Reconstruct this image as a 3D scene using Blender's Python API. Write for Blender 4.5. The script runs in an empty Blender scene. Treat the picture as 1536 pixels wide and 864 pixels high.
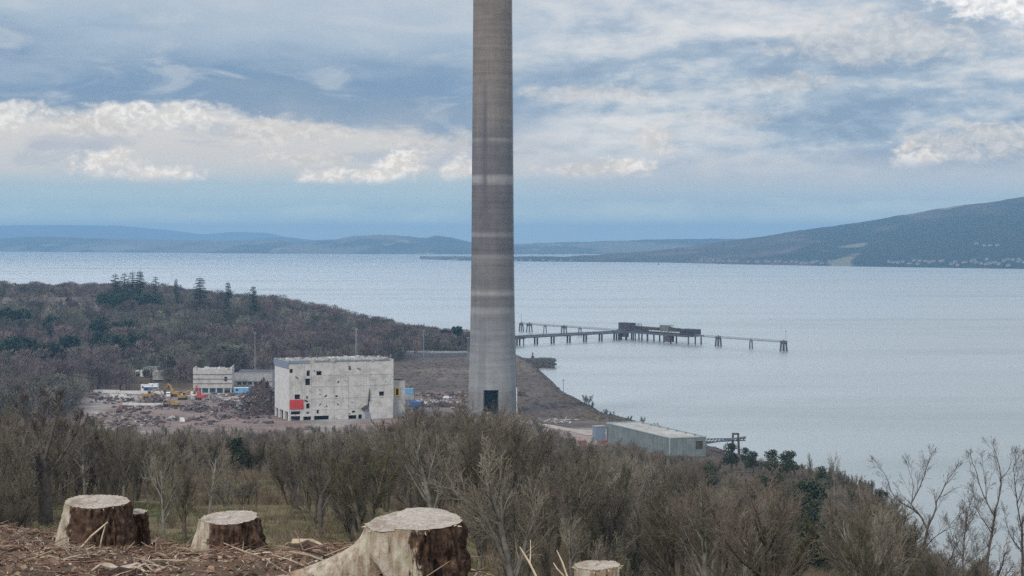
import bpy, math, random, bisect
import numpy as np
from math import sin, cos, pi, radians, sqrt, atan2, exp

# ---------------------------------------------------------------- units and helpers
F, H0, CX, HY = 2866.0, 85.0, 768.0, 360.0     # lens, eye height above the sea (m)
C = bpy.context.scene.collection
SC = bpy.context.scene
rng = random.Random(7)
NR = np.random.RandomState(11)


def P(px, py, Y):
    return ((px - CX) * Y / F, Y, H0 - (py - HY) * Y / F)


def waterY(py):
    return F * H0 / (py - HY)


def s2l(c):
    r = []
    for x in c[:3]:
        x = x / 255.0
        r.append(x / 12.92 if x <= 0.04045 else ((x + 0.055) / 1.055) ** 2.4)
    return (r[0], r[1], r[2], 1.0)


def lerp(a, b, t):
    return a + (b - a) * t


def hash2(ix, iy, s=0):
    h = np.sin(ix * 127.1 + iy * 311.7 + s * 74.7) * 43758.5453
    return h - np.floor(h)


def vnoise(x, y, s=0):
    x = np.asarray(x, float); y = np.asarray(y, float)
    ix = np.floor(x); iy = np.floor(y); fx = x - ix; fy = y - iy
    fx = fx * fx * (3 - 2 * fx); fy = fy * fy * (3 - 2 * fy)
    a = hash2(ix, iy, s); b = hash2(ix + 1, iy, s); c = hash2(ix, iy + 1, s); d = hash2(ix + 1, iy + 1, s)
    return (a * (1 - fx) + b * fx) * (1 - fy) + (c * (1 - fx) + d * fx) * fy


def fbm(x, y, s=0, o=4):
    t = 0.0; a = 0.5
    for i in range(o):
        t = t + a * vnoise(np.asarray(x) * 2 ** i, np.asarray(y) * 2 ** i, s + i); a *= 0.5
    return t / (1 - 0.5 ** o)


# ---------------------------------------------------------------- node helpers
class E:
    """a node socket with arithmetic"""
    def __init__(s, nt, sock): s.nt, s.s = nt, sock
    def _m(s, op, *o, clamp=False):
        n = s.nt.nodes.new('ShaderNodeMath'); n.operation = op; n.use_clamp = clamp
        for i, v in enumerate((s,) + o):
            if isinstance(v, E): s.nt.links.new(v.s, n.inputs[i])
            else: n.inputs[i].default_value = v
        return E(s.nt, n.outputs[0])
    def __add__(s, o): return s._m('ADD', o)
    __radd__ = __add__
    def __sub__(s, o): return s._m('SUBTRACT', o)
    def __mul__(s, o): return s._m('MULTIPLY', o)
    __rmul__ = __mul__
    def __rsub__(s, o): return s._m('MULTIPLY', -1.0) + o
    def __truediv__(s, o): return s._m('DIVIDE', o)
    def __pow__(s, o): return s._m('POWER', o)
    def clamp(s): return s._m('ADD', 0.0, clamp=True)
    def maxi(s, o): return s._m('MAXIMUM', o)
    def step(s, a, b):
        n = s.nt.nodes.new('ShaderNodeMapRange'); n.interpolation_type = 'SMOOTHSTEP'
        s.nt.links.new(s.s, n.inputs[0]); n.inputs[1].default_value = a; n.inputs[2].default_value = b
        return E(s.nt, n.outputs[0])
    def ramp(s, stops, lo=0.0, hi=1.0):
        v = s if (lo, hi) == (0.0, 1.0) else ((s - lo) * (1.0 / (hi - lo)))
        n = s.nt.nodes.new('ShaderNodeValToRGB'); s.nt.links.new(v.s, n.inputs[0])
        el = n.color_ramp.elements
        while len(el) < len(stops): el.new(0.5)
        for e, (p, c) in zip(el, stops):
            e.position = (p - lo) / (hi - lo); e.color = c
        return E(s.nt, n.outputs[0])


def comb(nt, x, y, z=0.0):
    n = nt.nodes.new('ShaderNodeCombineXYZ')
    for i, v in enumerate((x, y, z)):
        if isinstance(v, E): nt.links.new(v.s, n.inputs[i])
        else: n.inputs[i].default_value = v
    return E(nt, n.outputs[0])


def noise(nt, vec, scale, detail=4, rough=0.55, dist=0.0):
    n = nt.nodes.new('ShaderNodeTexNoise'); n.inputs['Scale'].default_value = scale
    n.inputs['Detail'].default_value = detail; n.inputs['Roughness'].default_value = rough
    n.inputs['Distortion'].default_value = dist
    if vec is not None: nt.links.new(vec.s, n.inputs['Vector'])
    return E(nt, n.outputs['Fac'])


def mix(nt, fac, a, b, mode='MIX'):
    n = nt.nodes.new('ShaderNodeMix'); n.data_type = 'RGBA'; n.blend_type = mode
    for sock, v in ((n.inputs[0], fac), (n.inputs[6], a), (n.inputs[7], b)):
        if isinstance(v, E): nt.links.new(v.s, sock)
        else: sock.default_value = v
    return E(nt, n.outputs[2])


def new_mat(name):
    m = bpy.data.materials.new(name); m.use_nodes = True
    nt = m.node_tree; b = nt.nodes['Principled BSDF']
    b.inputs['Specular IOR Level'].default_value = 0.25
    return m, nt, b


def texco(nt, kind='Object'):
    n = nt.nodes.new('ShaderNodeTexCoord'); return E(nt, n.outputs[kind])


def geopos(nt):
    n = nt.nodes.new('ShaderNodeNewGeometry'); return E(nt, n.outputs['Position'])


def split(v):
    n = v.nt.nodes.new('ShaderNodeSeparateXYZ'); v.nt.links.new(v.s, n.inputs[0])
    return [E(v.nt, o) for o in n.outputs]


def bump(nt, b, h, strength=0.3, dist=0.05):
    n = nt.nodes.new('ShaderNodeBump'); n.inputs['Strength'].default_value = strength
    n.inputs['Distance'].default_value = dist
    nt.links.new(h.s, n.inputs['Height']); nt.links.new(n.outputs[0], b.inputs['Normal'])


def noisy(name, cols, scale=3.0, rough=0.85, detail=5, bmp=0.0, metal=0.0, stretch=None, world=True, spec=0.2, rnd=0.0):
    """cols: two or three linear colours mixed by noise"""
    m, nt, b = new_mat(name)
    v = geopos(nt) if world else texco(nt)
    if stretch:
        mp = nt.nodes.new('ShaderNodeMapping'); mp.inputs['Scale'].default_value = stretch
        nt.links.new(v.s, mp.inputs[0]); v = E(nt, mp.outputs[0])
    f = noise(nt, v, scale, detail, 0.65)
    n = len(cols)
    col = f.ramp([(0.3 + 0.4 * i / (n - 1), cols[i]) for i in range(n)])
    if rnd:
        oi = nt.nodes.new('ShaderNodeObjectInfo'); r = E(nt, oi.outputs['Random'])
        g = (r - 0.5) * rnd + 1.0
        vm = nt.nodes.new('ShaderNodeVectorMath'); vm.operation = 'SCALE'
        nt.links.new(col.s, vm.inputs[0]); nt.links.new(g.s, vm.inputs['Scale']); col = E(nt, vm.outputs[0])
    nt.links.new(col.s, b.inputs['Base Color'])
    b.inputs['Roughness'].default_value = rough; b.inputs['Metallic'].default_value = metal
    b.inputs['Specular IOR Level'].default_value = spec
    if bmp: bump(nt, b, f, bmp, 0.1)
    return m


def L(*c): return (c[0], c[1], c[2], 1.0)


# ---------------------------------------------------------------- mesh helper
class MB:
    def __init__(s): s.v = []; s.f = []; s.m = []
    def quad(s, a, b, c, d, m=0):
        i = len(s.v); s.v += [tuple(a), tuple(b), tuple(c), tuple(d)]; s.f.append((i, i + 1, i + 2, i + 3)); s.m.append(m)
    def box(s, c, size, rz=0.0, m=0, tilt=0.0, taper=1.0):
        cx, cy, cz = c; hx, hy, hz = size[0] / 2, size[1] / 2, size[2] / 2
        i = len(s.v); ca, sa = cos(rz), sin(rz); ct, st = cos(tilt), sin(tilt)
        for z in (-hz, hz):
            k = taper if z > 0 else 1.0
            for x, y in ((-hx, -hy), (hx, -hy), (hx, hy), (-hx, hy)):
                x *= k; y *= k
                x1, z1 = x * ct - z * st, x * st + z * ct
                s.v.append((cx + x1 * ca - y * sa, cy + x1 * sa + y * ca, cz + z1))
        for q in ((3, 2, 1, 0), (4, 5, 6, 7), (0, 1, 5, 4), (1, 2, 6, 5), (2, 3, 7, 6), (3, 0, 4, 7)):
            s.f.append(tuple(i + k for k in q)); s.m.append(m)
    def tube(s, pts, rad, k=6, m=0, cap=True):
        n = len(pts); base = len(s.v); pn = None
        for j in range(n):
            a = pts[max(j - 1, 0)]; b = pts[min(j + 1, n - 1)]
            d = (b[0] - a[0], b[1] - a[1], b[2] - a[2]); l = sqrt(d[0] ** 2 + d[1] ** 2 + d[2] ** 2) or 1.0
            d = (d[0] / l, d[1] / l, d[2] / l)
            if pn is None:
                u = (0, 0, 1) if abs(d[2]) < 0.9 else (1, 0, 0)
                pn = (d[1] * u[2] - d[2] * u[1], d[2] * u[0] - d[0] * u[2], d[0] * u[1] - d[1] * u[0])
            t = pn[0] * d[0] + pn[1] * d[1] + pn[2] * d[2]
            pn = (pn[0] - t * d[0], pn[1] - t * d[1], pn[2] - t * d[2]); l = sqrt(pn[0] ** 2 + pn[1] ** 2 + pn[2] ** 2) or 1.0
            pn = (pn[0] / l, pn[1] / l, pn[2] / l)
            q = (d[1] * pn[2] - d[2] * pn[1], d[2] * pn[0] - d[0] * pn[2], d[0] * pn[1] - d[1] * pn[0])
            r = rad[j] if hasattr(rad, '__len__') else rad
            p = pts[j]
            for i in range(k):
                an = 2 * pi * i / k; c_, s_ = cos(an) * r, sin(an) * r
                s.v.append((p[0] + pn[0] * c_ + q[0] * s_, p[1] + pn[1] * c_ + q[1] * s_, p[2] + pn[2] * c_ + q[2] * s_))
        for j in range(n - 1):
            for i in range(k):
                a = base + j * k + i; b = base + j * k + (i + 1) % k
                s.f.append((a, b, b + k, a + k)); s.m.append(m)
        if cap and k > 2:
            s.f.append(tuple(base + i for i in range(k))[::-1]); s.m.append(m)
            s.f.append(tuple(base + (n - 1) * k + i for i in range(k))); s.m.append(m)
    def blade(s, p, d, l, w, m=0):
        """a thin twig: three sided spike"""
        ax = (d[1], -d[0], 0.0); n = sqrt(ax[0] ** 2 + ax[1] ** 2)
        ax = (ax[0] / n, ax[1] / n, 0.0) if n > 1e-4 else (1.0, 0.0, 0.0)
        up = (ax[1] * d[2], -ax[0] * d[2], ax[0] * d[1] - ax[1] * d[0])
        i = len(s.v); h = w * 0.5
        s.v += [(p[0] + ax[0] * h, p[1] + ax[1] * h, p[2]), (p[0] - ax[0] * h, p[1] - ax[1] * h, p[2]),
                (p[0] + up[0] * w * .8, p[1] + up[1] * w * .8, p[2] + up[2] * w * .8),
                (p[0] + d[0] * l, p[1] + d[1] * l, p[2] + d[2] * l)]
        s.f += [(i, i + 1, i + 3), (i + 1, i + 2, i + 3), (i + 2, i, i + 3)]; s.m += [m] * 3
    def leaf(s, p, d, q, l, w, m=0):
        i = len(s.v)
        s.v += [(p[0] - q[0] * w, p[1] - q[1] * w, p[2] - q[2] * w), (p[0] + d[0] * l * .5, p[1] + d[1] * l * .5, p[2] + d[2] * l * .5),
                (p[0] + q[0] * w, p[1] + q[1] * w, p[2] + q[2] * w), (p[0] - d[0] * l * .5, p[1] - d[1] * l * .5, p[2] - d[2] * l * .5)]
        s.f.append((i, i + 1, i + 2, i + 3)); s.m.append(m)
    def mesh(s, name, mats, smooth=False):
        me = bpy.data.meshes.new(name); me.from_pydata(s.v, [], s.f)
        for m in (mats if isinstance(mats, (list, tuple)) else [mats]): me.materials.append(m)
        me.polygons.foreach_set('material_index', s.m)
        if smooth: me.polygons.foreach_set('use_smooth', [True] * len(s.f))
        me.update(); return me
    def build(s, name, mats, parent=None, smooth=False, loc=(0, 0, 0), rz=0.0):
        o = bpy.data.objects.new(name, s.mesh(name, mats, smooth)); C.objects.link(o)
        o.location = loc; o.rotation_euler = (0, 0, rz)
        if parent: o.parent = parent
        return o


def tag(o, label, cat, group=None, kind=None):
    if label: o['label'] = label
    if cat: o['category'] = cat
    if group: o['group'] = group
    if kind: o['kind'] = kind
    return o


def struct(o, kind='structure'):
    o['kind'] = kind; return o


def thing(name, label, cat, loc=(0, 0, 0), rz=0.0, group=None):
    o = bpy.data.objects.new(name, None); C.objects.link(o); o.empty_display_size = 0.2
    o.location = loc; o.rotation_euler = (0, 0, rz)
    return tag(o, label, cat, group)


def dup(root, loc, rz=0.0, scale=1.0, label=None, group=None):
    r = root.copy(); C.objects.link(r); r.location = loc; r.rotation_euler = (0, 0, rz)
    r.scale = (scale,) * 3 if not hasattr(scale, '__len__') else scale
    if label: r['label'] = label
    if group: r['group'] = group
    for ch in list(root.children):
        c = ch.copy(); C.objects.link(c); c.parent = r
        for g in ch.children:
            d = g.copy(); C.objects.link(d); d.parent = c
    return r


# ---------------------------------------------------------------- terrain
YK = np.array([-40, 0, 10, 17, 30, 60, 100, 130, 190, 280, 400, 550, 700, 780, 900, 1000, 1250, 1450, 1550, 1650, 1800, 2300, 3000], float)
NEARL = [84.4, 83.5, 83.3, 82.48, 78.5, 73.3, 68, 65, 58.5, 49.8, 36, 20, 9, 6]
COLS = {
    -600: NEARL + [7, 10, 20, 28, 32, 36, 38, 25, 5],
    0: NEARL + [7, 8.5, 19, 28, 32, 35, 36, 20, -10],
    200: [84.4, 83.5, 83.3, 82.36] + NEARL[4:] + [6, 6, 14, 25, 29, 32, 33, 10, -10],
    400: [84.4, 83.5, 83.32, 82.3, 78, 72.9, 67.8] + NEARL[7:] + [6, 6, 9, 19, 22.5, 24, 20, -5, -10],
    550: [84.4, 83.5, 83.4, 82.2, 78, 72.8, 67.6] + NEARL[7:] + [6, 6, 7, 10.5, 11.5, 9, 3, -10, -10],
    690: [84.4, 83.5, 83.3, 81.9, 77.5, 72, 67, 64, 57, 48, 35, 19.5, 9, 6, 6, 6, 7, 6.5, 4, -3, -6, -10, -10],
    770: [84.4, 83.5, 82.9, 81.5, 77, 71.3, 66, 62.5, 55, 46, 34, 19, 9, 6, 5.5, 6, 6, 5, 3, -5, -6, -10, -10],
    900: [84.4, 83.5, 82.8, 81.3, 76.8, 71, 65.5, 61.5, 53, 43, 32, 18, 7.5, 5.5, 4.5, 3, 0, -5, -6, -6, -6, -10, -10],
    1050: [84.4, 83.5, 82.75, 81.2, 76.6, 70.6, 65.2, 61, 52, 41.5, 31, 18, 6, 4.5, 0, -5, -6, -6, -6, -6, -6, -10, -10],
    1200: [84.4, 83.5, 82.7, 81.1, 76.5, 70.4, 65, 60.5, 51, 40, 29, 18.5, 4, -3, -6, -6, -6, -6, -6, -6, -6, -10, -10],
    1350: [84.4, 83.5, 82.7, 81.1, 76.3, 70.1, 64.2, 59, 48, 35.5, 24, 4, -5, -6, -6, -6, -6, -6, -6, -6, -6, -10, -10],
    1375: [84.4, 83.5, 82.7, 81.1, 76.3, 70.0, 63.8, 58, 45, 31, 13, -2, -5, -6, -6, -6, -6, -6, -6, -6, -6, -10, -10],
    1300: [84.4, 83.5, 82.7, 81.1, 76.4, 70.2, 64.5, 60, 49.5, 39, 28.5, 13, -4, -6, -6, -6, -6, -6, -6, -6, -6, -10, -10],
    1400: [84.4, 83.5, 82.7, 81, 76.2, 70, 63.5, 57, 44, 29, 9, -4, -6, -6, -6, -6, -6, -6, -6, -6, -6, -10, -10],
    1536: [84.4, 83.5, 82.6, 80.9, 76, 69.5, 62.5, 55, 41, 23, 3, -5, -6, -6, -6, -6, -6, -6, -6, -6, -6, -10, -10],
    2300: [84.4, 83.5, 82.6, 80.8, 75.5, 68, 59, 50, 34, 14, -4, -6, -6, -6, -6, -6, -6, -6, -6, -6, -6, -10, -10],
}
PXC = np.array(sorted(COLS), float)
ZT = np.array([COLS[int(p)] for p in PXC])
SHP = np.array([-600, 550, 650, 705, 775, 790, 808, 840, 900, 1000, 1055, 1110, 1200, 1300, 1345, 1400, 1536, 2300], float)
SHY = np.array([3000, 2000, 1700, 1560, 1390, 1330, 1225, 1062, 932, 848, 772, 724, 670, 590, 535, 445, 385, 300], float)


def ground(X, Y):
    X = np.asarray(X, float); Y = np.asarray(Y, float)
    px = CX + F * X / np.maximum(Y, 9.0)
    px = np.clip(px, -600, 2300)
    tot = np.zeros(np.broadcast(px, Y).shape); px = px + 0 * Y; Yb = Y + 0 * X
    i = np.clip(np.searchsorted(PXC, px) - 1, 0, len(PXC) - 2)
    t = (px - PXC[i]) / (PXC[i + 1] - PXC[i]); t = np.clip(t, 0, 1); t = t * t * (3 - 2 * t) * .5 + t * .5
    za = np.zeros_like(tot); zb = np.zeros_like(tot)
    for k in range(len(PXC)):
        zi = np.interp(Yb, YK, ZT[k])
        za = np.where(i == k, zi, za); zb = np.where(i + 1 == k, zi, zb)
    z = za * (1 - t) + zb * t
    amp = np.clip((Yb - 5) / 60.0, 0.05, 1.0) * np.where(z > 8, 1.0, 0.35)
    z = z + amp * 1.6 * (fbm(X / 26.0, Yb / 26.0, 3, 3) - 0.5) + 0.16 * (fbm(X / 1.1, Yb / 1.1, 9, 4) - 0.5) * np.clip(1.5 - Yb / 60.0, 0, 1)
    ys = np.interp(px, SHP, SHY)
    z = np.minimum(z, (ys - Yb) * np.interp(px, [705, 785, 1000, 1090], [.22, .07, .07, .22]) + 0.6 * (fbm(X / 9.0, Yb / 9.0, 5, 2) - 0.5))
    return np.maximum(z, -5.0)


GRID = {}


def gz(X, Y):
    """height of the ground sheet at one point"""
    yl, sl, Z = GRID['y'], GRID['s'], GRID['z']
    i = min(max(bisect.bisect_right(yl, Y) - 1, 0), len(yl) - 2); t = (Y - yl[i]) / (yl[i + 1] - yl[i])
    f = (X / (Y + 28) - sl[0]) / (sl[1] - sl[0]); j = min(max(int(f), 0), len(sl) - 2); u = min(max(f - j, 0), 1); t = min(max(t, 0), 1)
    a, b = Z[i], Z[i + 1]
    return (a[j] * (1 - u) + a[j + 1] * u) * (1 - t) + (b[j] * (1 - u) + b[j + 1] * u) * t


def vn1(x, y, s=0):
    def h(i, j): q = sin(i * 127.1 + j * 311.7 + s * 74.7) * 43758.5453; return q - math.floor(q)
    i, j = math.floor(x), math.floor(y); fx, fy = x - i, y - j; fx = fx * fx * (3 - 2 * fx); fy = fy * fy * (3 - 2 * fy)
    return (h(i, j) * (1 - fx) + h(i + 1, j) * fx) * (1 - fy) + (h(i, j + 1) * (1 - fx) + h(i + 1, j + 1) * fx) * fy


def fb1(x, y, s=0, o=4):
    t, a = 0.0, .5
    for i in range(o): t += a * vn1(x * 2 ** i, y * 2 ** i, s + i); a *= .5
    return t / (1 - .5 ** o)


def gpt(px, Y, dz=0.0):
    X = (px - CX) * Y / F
    return (X, Y, gz(X, Y) + dz)
# ---------------------------------------------------------------- materials
M = {}
M['conc'] = noisy('weathered_concrete', [L(.28, .265, .25), L(.42, .40, .38), L(.52, .50, .475)], .35, .9, 8, .2)
def stained(name, cols, dirt):
    """old concrete: blotches, rain streaks that run down, dark grime"""
    m, nt, b = new_mat(name); v = texco(nt)
    f = noise(nt, v, .32, 9, .7); c = f.ramp([(.3, cols[0]), (.5, cols[1]), (.68, cols[2])])
    mp = nt.nodes.new('ShaderNodeMapping'); mp.inputs['Scale'].default_value = (1.1, 1.1, .07); nt.links.new(v.s, mp.inputs[0])
    d = noise(nt, E(nt, mp.outputs[0]), 1.0, 7, .7); g = noise(nt, v, .11, 6, .6)
    c = mix(nt, (d.step(.5, .7) * .55 + g.step(.52, .66) * .45).clamp() * .8, c, dirt)
    r = noise(nt, v, .75, 7, .7); c = mix(nt, r.step(.63, .7) * .75, c, L(.16, .115, .09))
    nt.links.new(c.s, b.inputs['Base Color']); b.inputs['Roughness'].default_value = .92; bump(nt, b, f, .3, .2)
    return m


M['conc_pale'] = stained('stained_pale_concrete', [L(.34, .325, .30), L(.50, .482, .45), L(.60, .585, .555)], L(.21, .195, .175))
M['conc_dark'] = noisy('dark_concrete', [L(.11, .11, .115), L(.18, .175, .175)], .6, .9, 6, .15)
M['conc_grey'] = noisy('grey_concrete', [L(.25, .25, .255), L(.34, .335, .33), L(.38, .37, .36)], .5, .9, 6)
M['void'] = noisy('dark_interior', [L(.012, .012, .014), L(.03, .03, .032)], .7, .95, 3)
M['bluegrey'] = noisy('blue_grey_coping', [L(.16, .20, .26), L(.22, .26, .31)], .5, .7, 4)
M['red'] = noisy('faded_red_panel', [L(.42, .035, .035), L(.52, .06, .055)], .8, .6, 4)
M['yellow'] = noisy('yellow_paint', [L(.55, .36, .03), L(.68, .47, .04)], 1.2, .5, 3)
M['machine_yellow'] = noisy('dusty_yellow_machine_paint', [L(.22, .15, .06), L(.42, .27, .07)], 1.5, .55, 3)
M['machine_orange'] = noisy('orange_machine_paint', [L(.28, .10, .05), L(.42, .15, .07)], 1.5, .55, 3)
M['machine_red'] = noisy('red_machine_paint', [L(.36, .05, .04), L(.48, .09, .07)], 1.5, .5, 3)
M['rubber'] = noisy('black_rubber', [L(.018, .018, .018), L(.04, .038, .035)], 3, .8, 3)
M['glass'] = noisy('dark_glazing', [L(.02, .025, .03), L(.04, .05, .06)], 1, .15, 2, spec=.6)
M['white'] = noisy('white_paint', [L(.66, .66, .65), L(.78, .78, .77)], 1.2, .5, 4)
M['skyblue'] = noisy('light_blue_paint', [L(.12, .32, .5), L(.18, .4, .58)], 1, .5, 3)
M['blue'] = noisy('blue_paint', [L(.05, .11, .26), L(.08, .16, .34)], 1, .5, 3)
M['teal'] = noisy('pale_teal_sheeting', [L(.27, .36, .35), L(.34, .42, .41)], .7, .6, 4)
M['steel_dark'] = noisy('dark_rusted_steel', [L(.035, .03, .032), L(.075, .06, .055), L(.12, .08, .065)], .8, .75, 5)
M['steel_grey'] = noisy('galvanised_steel', [L(.22, .24, .26), L(.32, .34, .36)], 2, .5, 3, metal=.3)
M['pile'] = noisy('weathered_jetty_pile', [L(.05, .058, .066), L(.10, .11, .12)], .7, .85, 4)
M['deck'] = noisy('jetty_deck_concrete', [L(.13, .14, .15), L(.20, .21, .22)], .3, .85, 4)
M['rust'] = noisy('rusty_plate', [L(.055, .043, .043), L(.105, .08, .075), L(.085, .07, .068)], .6, .85, 5)
M['rubble'] = noisy('grey_brown_rubble', [L(.09, .075, .068), L(.2, .16, .145), L(.34, .31, .29)], .45, .95, 8, .4)
M['rubble_dark'] = noisy('dark_scrap', [L(.025, .022, .022), L(.07, .05, .045), L(.13, .10, .09)], .6, .9, 7, .4)
M['slate'] = noisy('dark_slate_roof', [L(.09, .09, .10), L(.14, .135, .14)], .8, .8, 3)
M['tile_red'] = noisy('brown_red_roof', [L(.11, .085, .08), L(.155, .12, .11)], .8, .8, 3)
M['bark'] = noisy('lichened_grey_brown_bark', [L(.045, .036, .026), L(.085, .07, .05), L(.14, .125, .09)], 2.2, .9, 5, world=False, rnd=.6)
M['birch'] = noisy('pale_birch_bark', [L(.085, .075, .06), L(.17, .155, .13), L(.27, .25, .215)], 2.2, .9, 5, world=False, rnd=.5)
M['twig'] = noisy('grey_olive_twigs', [L(0.074, 0.063, 0.048), L(0.127, 0.108, 0.083), L(0.176, 0.152, 0.120)], .35, .9, 4, world=False, rnd=.8)
M['twig_red'] = noisy('red_brown_twigs', [L(0.086, 0.063, 0.050), L(0.144, 0.109, 0.088), L(0.194, 0.148, 0.122)], .35, .9, 4, world=False, rnd=.7)
M['twig_pale'] = noisy('pale_straw_twigs', [L(0.104, 0.087, 0.063), L(0.176, 0.149, 0.114), L(0.234, 0.202, 0.164)], .35, .9, 4, world=False, rnd=.6)
M['twig_green'] = noisy('mossy_twigs', [L(0.059, 0.055, 0.032), L(0.104, 0.092, 0.055), L(0.141, 0.123, 0.083)], .35, .9, 4, world=False, rnd=.7)
M['twig_far'] = noisy('grey_green_far_twigs', [L(.045, .046, .036), L(.095, .088, .068), L(.15, .135, .105)], .03, .9, 3, world=True, rnd=1.0)
M['twig_far_brown'] = noisy('purple_brown_far_twigs', [L(.07, .05, .048), L(.125, .092, .085), L(.17, .13, .118)], .03, .9, 3, world=True, rnd=.9)
M['needle'] = noisy('dark_green_needles', [L(.012, .026, .02), L(.028, .05, .034), L(.05, .075, .045)], .6, .8, 4, world=False, rnd=.5)
M['evergreen'] = noisy('dark_evergreen_leaves', [L(.012, .022, .012), L(.03, .045, .022), L(.055, .07, .03)], .8, .75, 4, world=False, rnd=.4)
M['trunk_dark'] = noisy('dark_conifer_bark', [L(.05, .04, .033), L(.09, .075, .06)], 1.5, .9, 4, world=False)


# ---------------------------------------------------------------- sea
m, nt, b = new_mat('sea_water')
pos = geopos(nt)
mp = nt.nodes.new('ShaderNodeMapping'); mp.inputs['Scale'].default_value = (.0012, .006, .0); nt.links.new(pos.s, mp.inputs[0])
streak = noise(nt, E(nt, mp.outputs[0]), 1.0, 6, .6)
rip = noise(nt, pos, .11, 9, .72)
col = streak.ramp([(.35, L(.20, .235, .228)), (.65, L(.265, .29, .275))])
nt.links.new(col.s, b.inputs['Base Color'])
far = split(pos)[1].step(3500, 10500)     # small waves blend into a smoother sheet with distance
rr = (streak - .5) * -.5 + .29 + far * .2
nt.links.new(rr.s, b.inputs['Roughness'])
b.inputs['IOR'].default_value = 1.33; b.inputs['Specular IOR Level'].default_value = .5
bump(nt, b, rip * (1.0 - far * .93), .55, 1.1)
me = bpy.data.meshes.new('sea'); xs = 29000.0
me.from_pydata([(-xs, -450, 0), (xs, -450, 0), (xs, 31500, 0), (-xs, 31500, 0)], [], [(0, 1, 2, 3)]); me.materials.append(m)
sea = struct(bpy.data.objects.new('sea', me)); C.objects.link(sea)
M['sea'] = m

# ---------------------------------------------------------------- ground sheet
m, nt, b = new_mat('ground_cover')
at = nt.nodes.new('ShaderNodeVertexColor'); at.layer_name = 'cover'
pos = geopos(nt)
n1 = noise(nt, pos, .09, 10, .75); n2 = noise(nt, pos, 1.7, 8, .7)
g = n1.ramp([(.3, L(.55, .55, .55)), (.5, L(1, 1, 1)), (.7, L(1.5, 1.45, 1.4))])
c1 = mix(nt, 1.0, E(nt, at.outputs[0]), g, 'MULTIPLY')
g2 = n2.ramp([(.3, L(.6, .6, .6)), (.7, L(1.4, 1.36, 1.3))])
c2 = mix(nt, 1.0, c1, g2, 'MULTIPLY')
nt.links.new(c2.s, b.inputs['Base Color']); b.inputs['Roughness'].default_value = .95; b.inputs['Specular IOR Level'].default_value = .1
bump(nt, b, n2, .5, .12)
M['ground'] = m


def cover(X, Y, Z):
    px = CX + F * X / np.maximum(Y, 9.0)
    n = fbm(X / 14.0, Y / 14.0, 21, 4); n2_ = fbm(X / 40.0, Y / 60.0, 31, 3)
    col = np.zeros(X.shape + (3,))
    def put(mask, c):
        mk = np.clip(mask, 0, 1)[..., None]; col[:] = col * (1 - mk) + np.array(c) * mk
    put(np.ones_like(X), (.105, .078, .055))
    put(np.clip((Y - 120) / 60, 0, 1) * np.clip((760 - Y) / 20, 0, 1) * np.clip((px - 20) / 100, 0, 1), (.07, .057, .042))
    grassy = np.clip((n - .40) * 6, 0, 1) * np.clip((Y - 35) / 30, 0, 1) * np.clip((330 - Y) / 80, 0, 1)
    put(np.clip((Y - 35) / 30, 0, 1) * np.clip((360 - Y) / 80, 0, 1), (.15, .125, .07))
    put(grassy, (.095, .112, .045))
    site = np.clip((Y - 755) / 40, 0, 1) * np.clip((1010 - Y) / 15, 0, 1) * np.clip((px - 110) / 40, 0, 1) * np.clip((790 - px) / 60, 0, 1)
    put(site, (.20, .155, .14))
    put(site * np.clip((n2_ - .5) * 10, 0, 1), (.30, .28, .265))
    field = np.clip((Y - 770) / 30, 0, 1) * np.clip((px - 585) / 20, 0, 1) * np.clip((1340 - Y) / 20, 0, 1) * (1 - site * .5)
    put(field, (.097, .081, .076))
    put(field * np.clip((n2_ - .55) * 8, 0, 1), (.135, .112, .098))
    yard = np.clip((px - 740) / 40, 0, 1) * np.clip((940 - px) / 30, 0, 1) * np.clip((Y - 720) / 20, 0, 1) * np.clip((812 - Y) / 12, 0, 1)
    put(yard, (.25, .205, .185))
    put(yard * np.clip((n - .55) * 12, 0, 1), (.36, .34, .32))
    shore = np.clip((1.5 - Z) / .8, 0, 1) * np.clip((Y - 200) / 50, 0, 1)
    put(np.clip((2.9 - Z) / .7, 0, 1) * np.clip((Y - 700) / 50, 0, 1), (.05, .047, .046))
    put(shore, (.045, .046, .05))
    return col


def grid_mesh(name, X, Y, Z, mat, cols=None, smooth=True):
    r, c = X.shape
    v = np.stack([X, Y, Z], -1).reshape(-1, 3)
    i = np.arange(r * c).reshape(r, c)
    q = np.stack([i[:-1, :-1], i[:-1, 1:], i[1:, 1:], i[1:, :-1]], -1).reshape(-1, 4)
    me = bpy.data.meshes.new(name); me.vertices.add(len(v)); me.vertices.foreach_set('co', v.ravel())
    me.loops.add(q.size); me.loops.foreach_set('vertex_index', q.ravel())
    me.polygons.add(len(q)); me.polygons.foreach_set('loop_start', np.arange(0, q.size, 4)); me.polygons.foreach_set('loop_total', np.full(len(q), 4))
    if smooth: me.polygons.foreach_set('use_smooth', np.ones(len(q), bool))
    me.update(calc_edges=True); me.materials.append(mat)
    if cols is not None:
        a = me.color_attributes.new('cover', 'FLOAT_COLOR', 'POINT')
        a.data.foreach_set('color', np.concatenate([cols.reshape(-1, 3), np.ones((r * c, 1))], 1).ravel())
    o = bpy.data.objects.new(name, me); C.objects.link(o); return o


yl = list(np.arange(-8, 6, .5)) + list(np.arange(6, 20, .13))
while yl[-1] < 2950: yl.append(yl[-1] * 1.018)
yl = np.array(yl); sl = np.linspace(-.50, .56, 430)
Yg, Sg = np.meshgrid(yl, sl, indexing='ij'); Xg = Sg * (Yg + 28)
Zg = ground(Xg, Yg)
GRID.update(y=yl.tolist(), s=sl.tolist(), z=Zg.tolist())
land = struct(grid_mesh('ground', Xg, Yg, Zg, M['ground'], cover(Xg, Yg, Zg)))

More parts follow.
